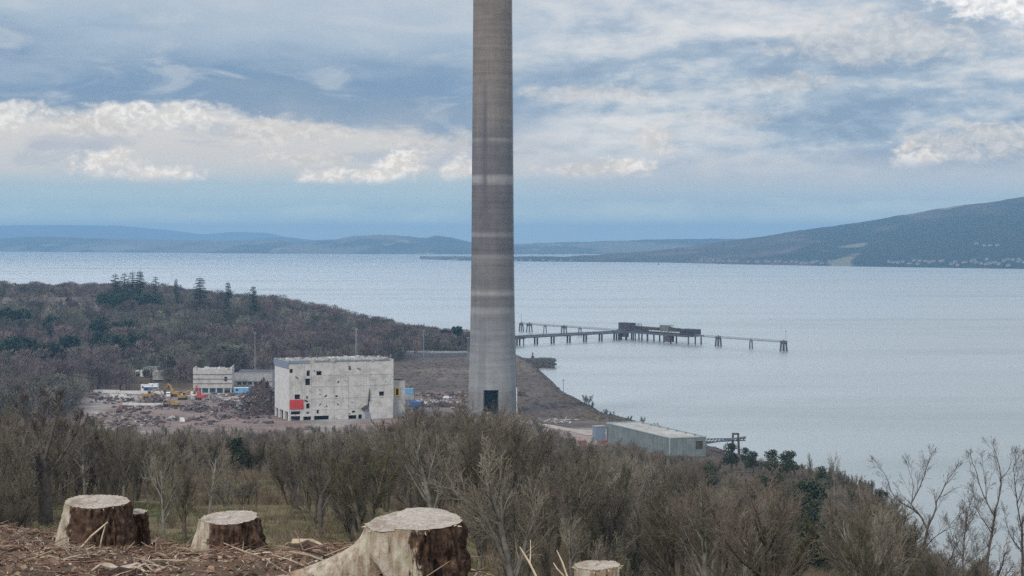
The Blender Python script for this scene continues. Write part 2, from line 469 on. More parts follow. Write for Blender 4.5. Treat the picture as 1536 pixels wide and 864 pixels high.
# ---------------------------------------------------------------- far hills across the water
def hill_mat(name, cols, scale, patch):
    m, nt, b = new_mat(name)
    pos = geopos(nt)
    mp = nt.nodes.new('ShaderNodeMapping'); mp.inputs['Scale'].default_value = (1, .45, 2.5); nt.links.new(pos.s, mp.inputs[0])
    v = E(nt, mp.outputs[0])
    a = noise(nt, v, scale, 10, .68); b2 = noise(nt, v, scale * .35, 5, .55)
    c = a.ramp([(.32, cols[0]), (.5, cols[1]), (.68, cols[2])])
    c = mix(nt, b2.step(.52, .57), c, patch)
    e2 = noise(nt, v, scale * .8, 3, .5); c = mix(nt, e2.step(.64, .67) * .8, c, L(.22, .205, .13))
    nt.links.new(c.s, b.inputs['Base Color']); b.inputs['Roughness'].default_value = .95; b.inputs['Specular IOR Level'].default_value = .05
    return m


hm1 = hill_mat('hill_forest_and_moor', [L(.02, .032, .024), L(.065, .058, .046), L(.17, .115, .10)], .0032, L(.025, .036, .03))
hm2 = hill_mat('hill_woods_and_pasture', [L(.025, .035, .025), L(.055, .06, .04), L(.12, .115, .07)], .003, L(.15, .135, .095))
hm3 = hill_mat('distant_mountain', [L(.07, .07, .05), L(.10, .09, .07), L(.15, .13, .1)], .001, L(.12, .11, .08))


def hills(name, sky, shore, ridge, back, mat, rough=6.0, step=6, rows=26, seed=0, p=.75, saw=0.0):
    """heightfield from a shoreline up to a ridge and down behind it; sky, shore: what the ridge and waterline look like"""
    sx = np.array([q[0] for q in sky], float); sy = np.array([q[1] for q in sky], float)
    px = np.arange(sx[0], sx[-1] + 1, step)
    top = np.interp(px, sx, sy); shy = np.interp(px, [q[0] for q in shore], [q[1] for q in shore])
    Ys = F * H0 / (shy - HY); Yr = Ys + np.interp(px, [q[0] for q in ridge], [q[1] for q in ridge])
    zt = np.maximum(H0 - (top - HY) * Yr / F, 2.0)
    T = np.concatenate([np.linspace(0, 1, rows), 1 + np.linspace(.12, 1, 8)])
    TT, PP = np.meshgrid(T, px, indexing='ij')
    Yv = np.where(TT <= 1, Ys + (Yr - Ys) * TT, Yr + back * (TT - 1))
    Xv = (PP - CX) * np.where(TT <= 1, Yr * .0 + Yv, Yv) / F
    prof = np.where(TT <= 1, np.clip(TT, 0, 1) ** p, np.clip(1 - np.maximum(TT - 1, 0) ** 1.5, 0, 1))
    nz = (fbm(Xv / 700.0, Yv / 700.0, 40 + seed, 5) - .5) * 2 * rough * np.clip(TT * (2 - TT) * 3, 0, 1)
    nz += (fbm(Xv / 90.0, Yv / 90.0, 50 + seed, 3) - .5) * 2 * saw * np.clip(TT * 8, 0, 1) * np.clip((2 - TT) * 4, 0, 1)
    Zv = zt * prof + nz
    Zv = np.where(TT <= 0, -3.0, np.maximum(Zv, .6)); Zv[-1] = -3.0
    return struct(grid_mesh(name, Xv, Yv, Zv, mat))


hills('hillside', [(630, 388.6), (680, 386.5), (720, 385), (800, 384), (850, 383.5), (900, 381.5), (950, 377.5), (1000, 372.5), (1050, 366.5), (1100, 360), (1150, 353.5), (1200, 346),
               (1300, 331), (1400, 315), (1440, 308), (1480, 304), (1536, 296), (1600, 290), (1800, 292), (2400, 310)],
      [(600, 388.8), (640, 389.2), (700, 391), (770, 392), (1000, 394), (1100, 396.5), (1300, 400), (1536, 403.5), (2400, 420)],
      [(600, 120), (850, 260), (950, 900), (1100, 1700), (2400, 2400)], 1500, hm1, 9.0, 3, 46, 1, .82, 4.0)
hills('far_hills', [(-1100, 366), (-300, 360), (0, 357.5), (60, 354.5), (150, 358), (260, 360), (330, 362), (380, 361), (420, 360), (455, 364), (500, 360), (530, 354.5), (555, 352), (575, 351.5), (605, 354),
                (640, 357), (655, 353), (675, 355.5), (700, 362), (720, 366), (780, 365), (850, 363), (920, 361), (1000, 358.5), (1060, 357.5), (1130, 357), (1250, 365), (1900, 366)],
      [(-1100, 375), (0, 377.5), (500, 381), (700, 381.5), (1900, 381)], [(-1100, 1500), (1900, 1500)], 2500, hm2, 7.0, 3, 22, 2, .8, 5.0)
hills('distant_hills', [(-1100, 350), (-300, 341), (0, 338.5), (90, 337), (180, 339), (240, 344), (300, 351), (350, 347.5), (400, 349), (440, 357), (520, 366), (560, 369), (900, 369), (1900, 366)],
      [(-1100, 370.5), (1900, 370.5)], [(-1100, 3500), (1900, 3500)], 2500, hm3, 10.0, 6, 18, 3, .8, 0.0)
hills('middle_hills', [(-1100, 368), (360, 365), (385, 357), (420, 355.5), (440, 356.5), (470, 360.5), (500, 359.5), (530, 357.5), (560, 362), (600, 368), (1900, 368)],
      [(-1100, 374), (1900, 374)], [(-1100, 2200), (1900, 2200)], 1500, hm2, 8.0, 5, 18, 4, .8, 0.0)

# ---------------------------------------------------------------- chimney
def chimney():
    m, nt, b = new_mat('banded_chimney_concrete')
    v = texco(nt); x, y, z = split(v)
    stops = [(0, s2l((142, 141, 140))), (15, s2l((142, 141, 140))), (17, s2l((156, 157, 157))), (30, s2l((150, 151, 152))), (46, s2l((136, 136, 138))), (50, s2l((136, 135, 136))),
             (53, s2l((156, 155, 153))), (55, s2l((122, 119, 119))), (59, s2l((120, 117, 116))), (61, s2l((168, 166, 162))), (62.5, s2l((118, 115, 114))), (76, s2l((124, 121, 121))), (77.5, s2l((146, 143, 141))),
             (79, s2l((110, 107, 109))), (86, s2l((110, 107, 109))), (87.5, s2l((150, 148, 147))), (89, s2l((111, 108, 110))), (110, s2l((113, 109, 111))), (111, s2l((160, 158, 158))), (114, s2l((158, 156, 157))),
             (115, s2l((114, 110, 112))), (129, s2l((116, 112, 113))), (130.5, s2l((146, 142, 140))), (132, s2l((117, 113, 113))), (142, s2l((130, 123, 119))), (165, s2l((132, 122, 115))), (240, s2l((128, 116, 108)))]
    # ramps hold 32 stops at most
    nz = noise(nt, v, .05, 6, .7); wob = (nz - .5) * .0
    c = (z + wob).ramp(stops, 0.0, 240.0)
    mp = nt.nodes.new('ShaderNodeMapping'); mp.inputs['Scale'].default_value = (.5, .5, .012); nt.links.new(v.s, mp.inputs[0])
    drip = noise(nt, E(nt, mp.outputs[0]), 1.0, 6, .65)
    c = mix(nt, 1.0, c, drip.ramp([(.3, L(.74, .735, .74)), (.55, L(.86, .85, .845)), (.75, L(.95, .94, .92))]), 'MULTIPLY')
    mp2 = nt.nodes.new('ShaderNodeMapping'); mp2.inputs['Scale'].default_value = (.02, .02, .42); nt.links.new(v.s, mp2.inputs[0])
    pour = noise(nt, E(nt, mp2.outputs[0]), 1.0, 5, .8)
    c = mix(nt, 1.0, c, pour.ramp([(.3, L(.74, .74, .745)), (.7, L(1.16, 1.16, 1.155))]), 'MULTIPLY')
    blot = noise(nt, v, .13, 8, .7)
    c = mix(nt, 1.0, c, blot.ramp([(.3, L(.82, .82, .82)), (.7, L(1.15, 1.15, 1.14))]), 'MULTIPLY')
    # soot streak down the face
    ang = y._m('ARCTAN2', x)
    n3 = noise(nt, v, .2, 4, .6)
    da = ((ang + (pi / 2 + .36)) * 7.0 + (n3 - .5) * 1.0)
    soot = (1.0 - da * da).clamp() * z.step(88, 104) * (1.0 - z.step(138, 168) * 1.0)
    c = mix(nt, soot * .75, c, s2l((84, 82, 88)))
    da2 = ((ang + (pi / 2 + .45)) * 4.0 + (n3 - .5) * 2.0)
    c = mix(nt, (1.0 - da2 * da2).clamp() * .2 * (1.0 - z.step(48, 60)*.6), c, s2l((84, 84, 90)))
    nt.links.new(c.s, b.inputs['Base Color']); b.inputs['Roughness'].default_value = .9
    bump(nt, b, blot, .25, .15)
    t = thing('chimney', 'very tall grey concrete power station chimney with pale horizontal bands rising out of the picture', 'chimney', (( 738.7 - CX) * 876 / F, 876, 0))
    prof = [(4, 11.3), (17, 11.05), (30, 10.6), (44, 10.2), (60, 9.9), (80, 9.65), (110, 9.45), (140, 9.25), (170, 9.0), (200, 8.8), (236, 8.6)]
    n = 120; mb = MB()
    zs = [4, 8, 12.6, 17]
    while zs[-1] < 236: zs.append(min(zs[-1] + 3.0, 236))
    R = lambda z_: float(np.interp(z_, [q[0] for q in prof], [q[1] for q in prof]))
    lo, hi = -pi / 2 - .37, -pi / 2 + .27
    def inside(i):
        a = (i + .5) / n * 2 * pi - pi; return lo < a < hi
    V = lambda i, z_, off=0: ((R(z_) - off) * cos(2 * pi * i / n - pi), (R(z_) - off) * sin(2 * pi * i / n - pi), z_)
    for j in range(len(zs) - 1):
        for i in range(n):
            if zs[j + 1] <= 17 and inside(i): continue
            mb.quad(V(i, zs[j]), V(i + 1, zs[j]), V(i + 1, zs[j + 1]), V(i, zs[j + 1]))
    for i in range(n):
        mb.quad(V(i, 236), V(i + 1, 236), V(i + 1, 236, 1.2), V(i, 236, 1.2))
        mb.quad(V(i, 226, 1.2), V(i, 236, 1.2), V(i + 1, 236, 1.2), V(i + 1, 226, 1.2))
    me = mb.mesh('shaft', m)
    import bmesh
    bm = bmesh.new(); bm.from_mesh(me); bmesh.ops.remove_doubles(bm, verts=bm.verts, dist=.001)
    for f in bm.faces: f.smooth = True
    bm.to_mesh(me); bm.free()
    o = bpy.data.objects.new('shaft', me); C.objects.link(o); o.parent = t
    # flue opening: reveal walls and dark chamber
    ins = [i for i in range(n) if inside(i)]
    i0, i1 = ins[0], ins[-1] + 1
    d = MB()
    for i, s in ((i0, 1), (i1, -1)):
        d.quad(V(i, 4), V(i, 17), V(i, 17, 1.6), V(i, 4, 1.6))
    for i in ins:
        d.quad(V(i, 17), V(i + 1, 17), V(i + 1, 17, 1.6), V(i, 17, 1.6))
        d.quad(V(i, 4.2), V(i + 1, 4.2), (0, 0, 4.2), (0, 0, 4.2))
    o = d.build('doorway_reveal', M['conc_dark'], t)
    k = MB(); cx_, cy_ = -.5, -5.5
    k.box((cx_, cy_ + 2.2, 11), (9.4, .3, 15)); k.box((cx_ - 4.9, cy_ - .6, 11), (.3, 5.8, 15)); k.box((cx_ + 4.9, cy_ - .6, 11), (.3, 5.8, 15)); k.box((cx_, cy_ - .6, 18.6), (10, 5.8, .3))
    k.build('flue_chamber', M['void'], t)
    k = MB()
    for zz in np.arange(20, 236, 3.0):
        r_ = R(zz) + .12; a0 = -.02
        k.box((r_ * cos(a0), r_ * sin(a0), zz), (.12, .7, .12))
    for yy in (-.35, .35):
        k.tube([((R(z_) + .14) * cos(-.02), (R(z_) + .14) * sin(-.02) + yy, z_) for z_ in np.linspace(18, 236, 30)], .06, 4)
    k.build('ladder', M['steel_dark'], t)
    k = MB(); k.tube([((R(z_) + .35) * cos(-.28), (R(z_) + .35) * sin(-.28), z_) for z_ in (4, 9, 13, 17.5)], .32, 8); k.build('downpipe', M['white'], t)
chimney()

# ---------------------------------------------------------------- walls with real openings
def wall_panel(mb, o, ux, w, z0, z1, holes, depth=.5, m=0, mrev=0, back=None):
    """vertical wall from o along unit vector ux, outward normal to its right; holes (u0,u1,z0,z1)"""
    nx, ny = ux[1], -ux[0]
    us = sorted(set([0, w] + [round(h[k], 3) for h in holes for k in (0, 1)])); zs = sorted(set([z0, z1] + [round(h[k], 3) for h in holes for k in (2, 3)]))
    us = [u for u in us if 0 <= u <= w]; zs = [z for z in zs if z0 <= z <= z1]
    T = lambda u, z, d=0: (o[0] + ux[0] * u - nx * d, o[1] + ux[1] * u - ny * d, z)
    for a, b_ in zip(us, us[1:]):
        for c, d in zip(zs, zs[1:]):
            um, zm = (a + b_) / 2, (c + d) / 2
            if any(h[0] < um < h[1] and h[2] < zm < h[3] for h in holes): continue
            mb.quad(T(a, c), T(b_, c), T(b_, d), T(a, d), m)
            if back is not None: mb.quad(T(b_, c, depth), T(a, c, depth), T(a, d, depth), T(b_, d, depth), back)
    for h in holes:
        a, b_, c, d = h[:4]
        mb.quad(T(a, c), T(a, d), T(a, d, depth), T(a, c, depth), mrev); mb.quad(T(b_, d), T(b_, c), T(b_, c, depth), T(b_, d, depth), mrev)
        mb.quad(T(a, d), T(b_, d), T(b_, d, depth), T(a, d, depth), mrev); mb.quad(T(b_, c), T(a, c), T(a, c, depth), T(b_, c, depth), mrev)


def facade(px0, Y0, th):
    """returns a function turning a picture point into (along, height) on a wall that starts at (px0, Y0) and runs at angle th"""
    X0 = (px0 - CX) * Y0 / F; dx, dy = cos(th), sin(th)
    def f(px, py):
        k = (px - CX) / F
        u = (k * Y0 - X0) / (dx - k * dy)
        return u, H0 - (py - HY) * (Y0 + u * dy) / F
    return f, (X0, Y0), (dx, dy)


def ruined_block():
    th = radians(20)
    fc, (X0, Y0), (dx, dy) = facade(433, 834, th)
    t = thing('derelict_building', 'roofless grey concrete block of a power station, half demolished, with holes and a red panel', 'building', (X0, Y0, 0), th)
    W = fc(590.5, 590)[0]; ZT_, ZB = fc(433, 542)[1], 4.0
    D = 27.0
    def R(x0, x1, y0, y1):
        ua, za = fc(x0, y0); ub, zb = fc(x1, y1); return (ua, ub, zb, za)
    wins = [R(434.4, 439.5, 553.5, 559.5), R(459.8, 465, 555.8, 564), R(474.6, 482.6, 556.8, 562.8), R(458, 465.2, 568, 577.6), R(442, 450.2, 591.8, 598.8), R(459.2, 464.8, 605.2, 612.8),
            R(568.6, 576.2, 587.2, 594.6), R(502.8, 507, 593.2, 598), R(528, 533, 616.2, 619.2), R(475, 478.4, 614.5, 620.5), R(537.4, 543.2, 621.8, 630.2)]
    gnd = [R(434.2, 450.4, 617.2, 622.6), R(434.2, 450.4, 624.5, 640), R(454, 466.8, 625, 640), R(470.2, 493.4, 624, 640), R(522.4, 534.8, 623, 634)]
    wins = [tuple(round(q, 3) for q in h) for h in wins]; gnd = [(h[0], h[1], max(h[2], ZB), h[3]) for h in gnd]
    gnd[0] = (gnd[0][0], gnd[0][1], gnd[1][3] + .7, gnd[0][3])
    mb = MB(); fr = (0, 0); ux = (1, 0)
    # floors seen through the openings carry on inside: walls and slabs are real
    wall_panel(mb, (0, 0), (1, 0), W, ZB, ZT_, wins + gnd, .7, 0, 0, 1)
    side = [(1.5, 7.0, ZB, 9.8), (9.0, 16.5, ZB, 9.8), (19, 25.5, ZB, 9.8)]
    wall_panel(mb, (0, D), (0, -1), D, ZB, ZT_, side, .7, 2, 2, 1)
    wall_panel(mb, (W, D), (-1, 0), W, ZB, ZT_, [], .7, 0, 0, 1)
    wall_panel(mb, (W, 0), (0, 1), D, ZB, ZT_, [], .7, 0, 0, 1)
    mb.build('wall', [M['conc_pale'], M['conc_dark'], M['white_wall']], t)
    s = MB()
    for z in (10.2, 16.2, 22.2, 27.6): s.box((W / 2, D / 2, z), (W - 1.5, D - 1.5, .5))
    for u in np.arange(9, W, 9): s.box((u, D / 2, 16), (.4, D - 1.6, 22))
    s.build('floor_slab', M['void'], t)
    r = MB()  # ragged roof edge, upstands and rubble
    r.box((W / 2, D / 2, ZT_ - 1.1), (W - 1.5, D - 1.5, .4))
    for i in range(60):
        u = rng.choice((rng.uniform(W * .05, W * .3), rng.uniform(W * .3, W * .62), rng.uniform(W * .78, W * .97))); r.box((u, rng.uniform(-.2, 3), ZT_ + rng.uniform(-.3, .5)), (rng.uniform(.3, 2.4), rng.uniform(.3, .9), rng.uniform(.3, 1.9)), rng.uniform(-.4, .4), 0, rng.uniform(-.5, .5))
    for i in range(22):
        u = rng.uniform(1, W - 1); v_ = rng.uniform(0, 4); r.tube([(u, v_, ZT_ - .5), (u + rng.uniform(-.8, .8), v_, ZT_ + rng.uniform(.6, 2.0))], .06, 3)
    for i in range(150):
        u, v = rng.uniform(1, W - 1), rng.uniform(1, D - 1)
        r.box((u, v, ZT_ - .7 + rng.uniform(0, .6)), (rng.uniform(.4, 2.2), rng.uniform(.4, 2), rng.uniform(.3, 1.3)), rng.uniform(0, 3), 0, rng.uniform(-.3, .3))
    for i in range(26):
        u = rng.uniform(W * .3, W * .6)
        r.box((u, rng.uniform(1, 9), ZT_ + .3), (rng.uniform(1, 3), rng.uniform(.6, 2), rng.uniform(.6, 1.6)), rng.uniform(0, 3), 0, rng.uniform(-.3, .3))
    r.build('roof', M['conc'], t)['kind'] = 'stuff'
    c = MB()  # pilasters and floor bands, set proud of the wall
    def band(py, a, b_, h=.55):
        ua, za = fc(a, py); ub, zb = fc(b_, py); c.box(((ua + ub) / 2, -.05, za), (abs(ub - ua), .10, h))
    for py, a, b_ in ((562.5, 484, 590), (579.4, 468, 590), (597.5, 467, 590), (614, 470, 550)): band(py, a, b_)
    for px in (455.5, 466.2, 500, 521.5, 548, 588.8):
        u = fc(px, 580)[0]; c.box((u, -.07, (ZB + ZT_) / 2 + (4 if px < 480 else 0)), (.6, .14, ZT_ - ZB - (8.5 if px < 480 else .1)))
    c.build('floor_beam', M['conc_pale'], t)
    R2 = random.Random(4)
    for i in range(15):
        px, py = R2.uniform(436, 588), R2.uniform(548, 630); u, z = fc(px, py); k = MB(); k.box((u, -.02, z), (R2.uniform(.3, 2.0), .07, R2.uniform(.2, .8)), 0, R2.choice((0, 1, 1, 2)), R2.uniform(-1, 1)); k.build('wall_scar', [M['void'], M['rust'], M['conc_dark']], t)
    for px in (433.6, 452.2, 468.4):
        u = fc(px, 630)[0]; k = MB(); k.box((u + .4, .5, 7), (.9, .9, 6.4)); k.build('column', M['conc_pale'], t)
    for v in (1, 8, 17.5, 26):
        k = MB(); k.box((.5, v, 7), (.9, .9, 6.4)); k.build('column', M['conc_pale'], t)
    k = MB(); a = R(434.6, 455, 599.9, 613.2); k.box(((a[0] + a[1]) / 2, -.2, (a[2] + a[3]) / 2), (a[1] - a[0], .3, a[3] - a[2]))
    k.build('red_panel', M['red'], t)
    k = MB(); k.box((-.25, D / 2, ZT_ - 1.6), (.4, D + .2, 3.0)); k.box((4.5, -.2, ZT_ - .4), (9.4, .3, 1.1)); k.build('parapet_strip', M['bluegrey'], t)
    k = MB(); k.box((W * .6, -.14, ZT_ - .25), (W * .72, .3, .5)); k.build('coping', M['bluegrey'], t)
    # projecting pale lift shaft box at low right
    a = R(553, 588, 602.5, 637); k = MB(); k.box(((a[0] + a[1]) / 2, -.75, (a[2] + a[3]) / 2), (a[1] - a[0], 1.3, a[3] - a[2])); k.build('projecting_bay', M['conc_pale'], t)
    # torn chute beside it
    k = MB(); a = R(545.5, 553, 603, 632)
    um = (a[0] + a[1]) / 2
    k.box((um + .4, -1.1, (a[2] + a[3]) / 2 - 2), (1.7, 1.5, a[3] - a[2] - 5), 0, 0, .05); k.box((um - .9, -.8, a[3] - 2.6), (2.6, 1.2, 1.4), 0, 1, .55)
    k.tube([(um + 1.1, -.4, a[3] - 2), (um + 1.4, -.5, a[3] + 6)], [.7, .12], 5, 1)
    k.build('torn_chute', [M['bluegrey'], M['steel_dark']], t)
    # scars: gouges in the skin with exposed dark core and rust
    for px, py, w, h, tl, mi in ((488, 594.5, 6, 1.6, .7, 0), (507.5, 572.8, 3.6, 1.6, .9, 0), (480, 607, 3.6, 1.2, 1.0, 0), (507, 606.5, 4, 1.2, -.7, 0), (480, 591.5, 4, .7, 0, 1), (524.5, 552, 3.4, 6, .2, 1), (466, 587, 3, 4, .3, 1),
                          (500.5, 551, 1.2, 6, 0, 1), (460.5, 596, 2.6, 4, 0, 1), (461.5, 619, 4, 3, 0, 1), (509, 555, 2, 4, .3, 2), (516, 562, 9, 3, .5, 2), (487, 610, 3, 3, .4, 2), (545, 612, 4, 3, .3, 2), (440, 575, 6, 5, .1, 2)):
        u, z = fc(px, py); k = MB(); k.box((u, -.03, z), (w * .3, .1, h * .3), 0, mi, tl); k.build('wall_scar', [M['void'], M['rust'], M['conc']], t)
        # annex on the right
    ua, ub = W, W + 6.2; za = fc(600, 571.5)[1]; n = MB(); dA = 9.0
    wh = fc(598.4, 589); h = (wh[0] - W - .55, wh[0] - W + .75, wh[1] - 1.3, wh[1] + 1.6)
    wall_panel(n, (W, 3.0), (1, 0), 6.2, ZB, za, [h], .5, 0, 0, 1); wall_panel(n, (W + 6.2, 3.0), (0, 1), dA, ZB, za, [], .5, 0, 0, 1)
    wall_panel(n, (W + 6.2, 3 + dA), (-1, 0), 6.2, ZB, za, [], .5, 0, 0, 1); n.box((W + 3.1, 3 + dA / 2, za - .6), (5.4, dA - .8, .3), 0, 0)
    n.box((W + 3.1, 3 + dA / 2, 18), (5.0, dA - 1.2, .3), 0, 1); n.build('annex', [M['conc'], M['void']], t)
    k = MB()
    for s, c_ in ((-.9, 0), (.9, 0)): k.box((W + (h[0] + h[1]) / 2 + s, 2.9, (h[2] + h[3]) / 2), (.5, .3, h[3] - h[2] + 1))
    for s in (h[2] - .25, h[3] + .25): k.box((W + (h[0] + h[1]) / 2, 2.9, s), (1.3, .3, .5))
    k.build('window_frame', M['yellow'], t)
    k = MB(); k.tube([(W - 1, 1, ZT_ - 1), (W - 1, 1, ZT_ + 2.0)], .08, 4); k.build('roof_post', M['white'], t); k = MB(); k.box((W * .62, 2, ZT_ + .7), (1.6, 1.4, 1.6), .3); k.build('roof_plant', M['white'], t)
M['white_wall'] = noisy('whitewashed_concrete', [L(.44, .435, .42), L(.56, .55, .54), L(.62, .61, .6)], .4, .9, 8)
ruined_block()
# ---------------------------------------------------------------- green sheeted shed and conveyor
def sheeting(name, cols, period, axis_u=True):
    m, nt, b = new_mat(name)
    v = texco(nt); x, y, z = split(v)
    n_ = noise(nt, v, .35, 7, .65)
    c = n_.ramp([(.3, cols[0]), (.55, cols[1]), (.75, cols[2])])
    mp = nt.nodes.new('ShaderNodeMapping'); mp.inputs['Scale'].default_value = (.9, .9, .05); nt.links.new(v.s, mp.inputs[0])
    d = noise(nt, E(nt, mp.outputs[0]), 1.0, 4, .6)
    c = mix(nt, 1.0, c, d.ramp([(.3, L(.75, .76, .76)), (.6, L(1.05, 1.05, 1.05))]), 'MULTIPLY')
    w = ((x + y) * (2 * pi / period))._m('SINE')
    nt.links.new(c.s, b.inputs['Base Color']); b.inputs['Roughness'].default_value = .6
    bump(nt, b, w, .5, .06)
    return m


M['shed'] = sheeting('green_profiled_sheeting', [L(.135, .16, .162), L(.19, .218, .216), L(.245, .272, .27)], 1.2)
M['shed_roof'] = noisy('pale_stained_roof_sheet', [L(.25, .24, .215), L(.36, .345, .315), L(.45, .43, .40)], .25, .8, 7, 0, stretch=(1, .25, 1))


def green_shed():
    A = P(1005, 657, 686); th = atan2(57.0 - 36.8 - 40.0, 57.0)  # long wall runs back to the left
    th = atan2(-19.9, 1) * 0 + atan2(-(743 - 686), -(36.8 - 56.7))   # direction from B to A
    Bx, By = 36.8, 743.0; Lw = sqrt(19.9 ** 2 + 57 ** 2); W = 14.2; zt = A[2]; zb = 5.0
    t = thing('green_shed', 'long pale green metal shed with a flat stained roof by the shore', 'shed', (Bx, By, 0), th)
    w = MB()   # local: x from far corner to near corner, wall on the -y side faces the camera
    wall_panel(w, (0, 0), (1, 0), Lw, zb, zt, [], .3); wall_panel(w, (Lw, 0), (0, 1), W, zb, zt, [(10.2, 13.0, 9.4, 12.4)], .3)
    wall_panel(w, (Lw, W), (-1, 0), Lw, zb, zt, [], .3); wall_panel(w, (0, W), (0, -1), W, zb, zt, [], .3)
    w.build('wall', M['shed'], t)
    r = MB(); r.box((Lw / 2, W / 2, zt - .35), (Lw - .4, W - .4, .3)); r.build('roof', M['shed_roof'], t)
    k = MB()
    for c, s in (((Lw / 2, -.05, zt), (Lw + .3, .25, .35)), ((Lw / 2, W + .05, zt), (Lw + .3, .25, .35)), ((Lw + .05, W / 2, zt), (.25, W - .2, .35)), ((-.05, W / 2, zt), (.25, W - .2, .35)),
                 ((Lw + .06, -.06, (zt + zb) / 2), (.3, .3, zt - zb - .4))): k.box(c, s)
    k.build('edge_flashing', M['teal'], t)
    k = MB(); k.box((Lw - .25, 11.6, 10.9), (.1, 2.76, 2.96)); k.build('door', M['steel_dark'], t)
    for i in range(7):
        k = MB(); k.box((6 + i * 8, W - 1.5, zt + .15), (.6, .6, .8)); k.build('roof_vent', M['steel_grey'], t)
    # bluish stair block at its far end
    t2 = thing('lean_to_block', 'small blue grey windowless block against the far end of the green shed', 'outbuilding', (Bx - 5.0, By + .5, 0), th)
    k = MB(); k.box((1.6, 1.6, 8.7), (3.4, 4.2, 7.8)); k.build('wall', M['bluegrey'], t2)
    k = MB(); k.box((1.6, 1.6, 12.7), (3.7, 4.5, .2)); k.build('roof', M['conc_grey'], t2)
    k = MB(); k.box((1.6, -.53, 6), (1.2, .1, 2.4)); k.build('door', M['steel_dark'], t2)


green_shed()


def conveyor():
    a = P(1058, 661, 702); b = P(1118, 658.5, 702 + 24)
    t = thing('conveyor', 'dark steel conveyor gantry sticking out from the green shed over the shore on a trestle', 'conveyor', (a[0], a[1], 0))
    q = lambda p: (p[0] - a[0], p[1] - a[1], p[2])
    k = MB(); A_, B_ = q(a), q(b)
    n = 12
    for off in (-.55, .55):
        for dz in (-.5, .6): k.tube([(A_[0], A_[1] + off, A_[2] + dz), (B_[0], B_[1] + off, B_[2] + dz * (.4 if dz > 0 else 1))], .14, 4)
        for i in range(n):
            f0, f1 = i / n, (i + 1) / n
            k.tube([(lerp(A_[0], B_[0], f0), lerp(A_[1], B_[1], f0) + off, lerp(A_[2], B_[2], f0) - .5), (lerp(A_[0], B_[0], f1), lerp(A_[1], B_[1], f1) + off, lerp(A_[2], B_[2], f1) + .4)], .09, 4)
    k.build('truss', M['steel_dark'], t)
    k = MB(); m_ = [lerp(A_[i], B_[i], .5) for i in range(3)]; dl = sqrt((B_[0] - A_[0]) ** 2 + (B_[1] - A_[1]) ** 2)
    k.box((m_[0], m_[1], m_[2] - .1), (dl, .9, .5), atan2(B_[1] - A_[1], B_[0] - A_[0])); k.build('belt', M['bluegrey'], t)
    f = (1103.0 - 1058) / (1118 - 1058); c = [lerp(A_[i], B_[i], f) for i in range(3)]
    for s in (-1, 1):
        k = MB()
        for e in (-1, 1): k.tube([(c[0] + s * 1.5 - .1 * e, c[1] + e * 1.9, 1.0), (c[0] + s * .95, c[1] + e * .8, c[2] + 2.0)], .28, 5)
        k.tube([(c[0] + s * 1.3, c[1] - 1.3, 6), (c[0] + s * 1.3, c[1] + 1.3, 6)], .14, 4)
        k.build('trestle_leg', M['steel_dark'], t)
    k = MB(); k.box((c[0], c[1] - .8, c[2] + 2.1), (2.6, .5, .55)); k.box((c[0], c[1] + .8, c[2] + 2.1), (2.6, .5, .55)); k.build('cross_beam', M['steel_dark'], t)


conveyor()

# ---------------------------------------------------------------- small buildings on the cleared site
def block(name, label, cat, px0, px1, py_top, Y, zb, depth, th, wall, roof, bands=0, holes=(), parapet=.5):
    x0 = (px0 - CX) * Y / F; w = ((px1 - CX) / F * Y - x0) / max(cos(th), .3); zt = H0 - (py_top - HY) * Y / F
    t = thing(name, label, cat, (x0, Y, 0), th)
    hs = []
    for (u0, u1, v0, v1) in holes: hs.append((u0 * w, u1 * w, lerp(zb, zt, v0), lerp(zb, zt, v1)))
    k = MB(); wall_panel(k, (0, 0), (1, 0), w, zb, zt, hs, .4, 0, 0); wall_panel(k, (w, 0), (0, 1), depth, zb, zt, []); wall_panel(k, (w, depth), (-1, 0), w, zb, zt, []); wall_panel(k, (0, depth), (0, -1), depth, zb, zt, [])
    k.build('wall', wall, t)
    k = MB(); k.box((w / 2, depth / 2, zt - parapet), (w - .1, depth - .1, .2)); k.build('roof', roof, t)
    if bands:
        k = MB()
        for i in range(1, bands + 1): k.box((w / 2, -.08, lerp(zb, zt, i / (bands + 1))), (w, .16, .35))
        k.build('floor_band', M['conc_dark'], t)
    for h in hs:
        k = MB(); k.box(((h[0] + h[1]) / 2, .5, (h[2] + h[3]) / 2), (h[1] - h[0] + .2, .1, h[3] - h[2] + .2)); k.build('window', M['glass'], t)
    return t, w, zt


t, w, zt = block('office_shell', 'grey three storey concrete shell with stripped roof beside the trees', 'building', 289.5, 347.5, 555, 985, 8.6, 16, radians(4), M['conc'], M['conc_grey'], 3, [(.80, .88, .38, .62)], 0.6)
k = MB()
for i in range(40): k.box((rng.uniform(.6, w - .6), rng.uniform(1, 15), zt + rng.uniform(-.3, .4)), (rng.uniform(.4, 2), rng.uniform(.4, 2), rng.uniform(.4, 1.4)), rng.uniform(0, 3))
k.box((.3, 8, zt + .5), (.4, 15.6, 1.0)); k.box((w - .3, 8, zt + .8), (.4, 15.6, 1.4)); k.build('roof_rubble', M['conc_pale'], t)['kind'] = 'stuff'
for i in range(6): k = MB(); k.box((.6 + i * (w - 1.2) / 5, .6, 7.3), (.7, .7, 2.7)); k.build('column', M['conc'], t)
k = MB(); k.box((w * .42, 3.5, 7.2), (w * .7, .3, 2.2)); k.build('ground_floor_glazing', M['skyblue'], t)

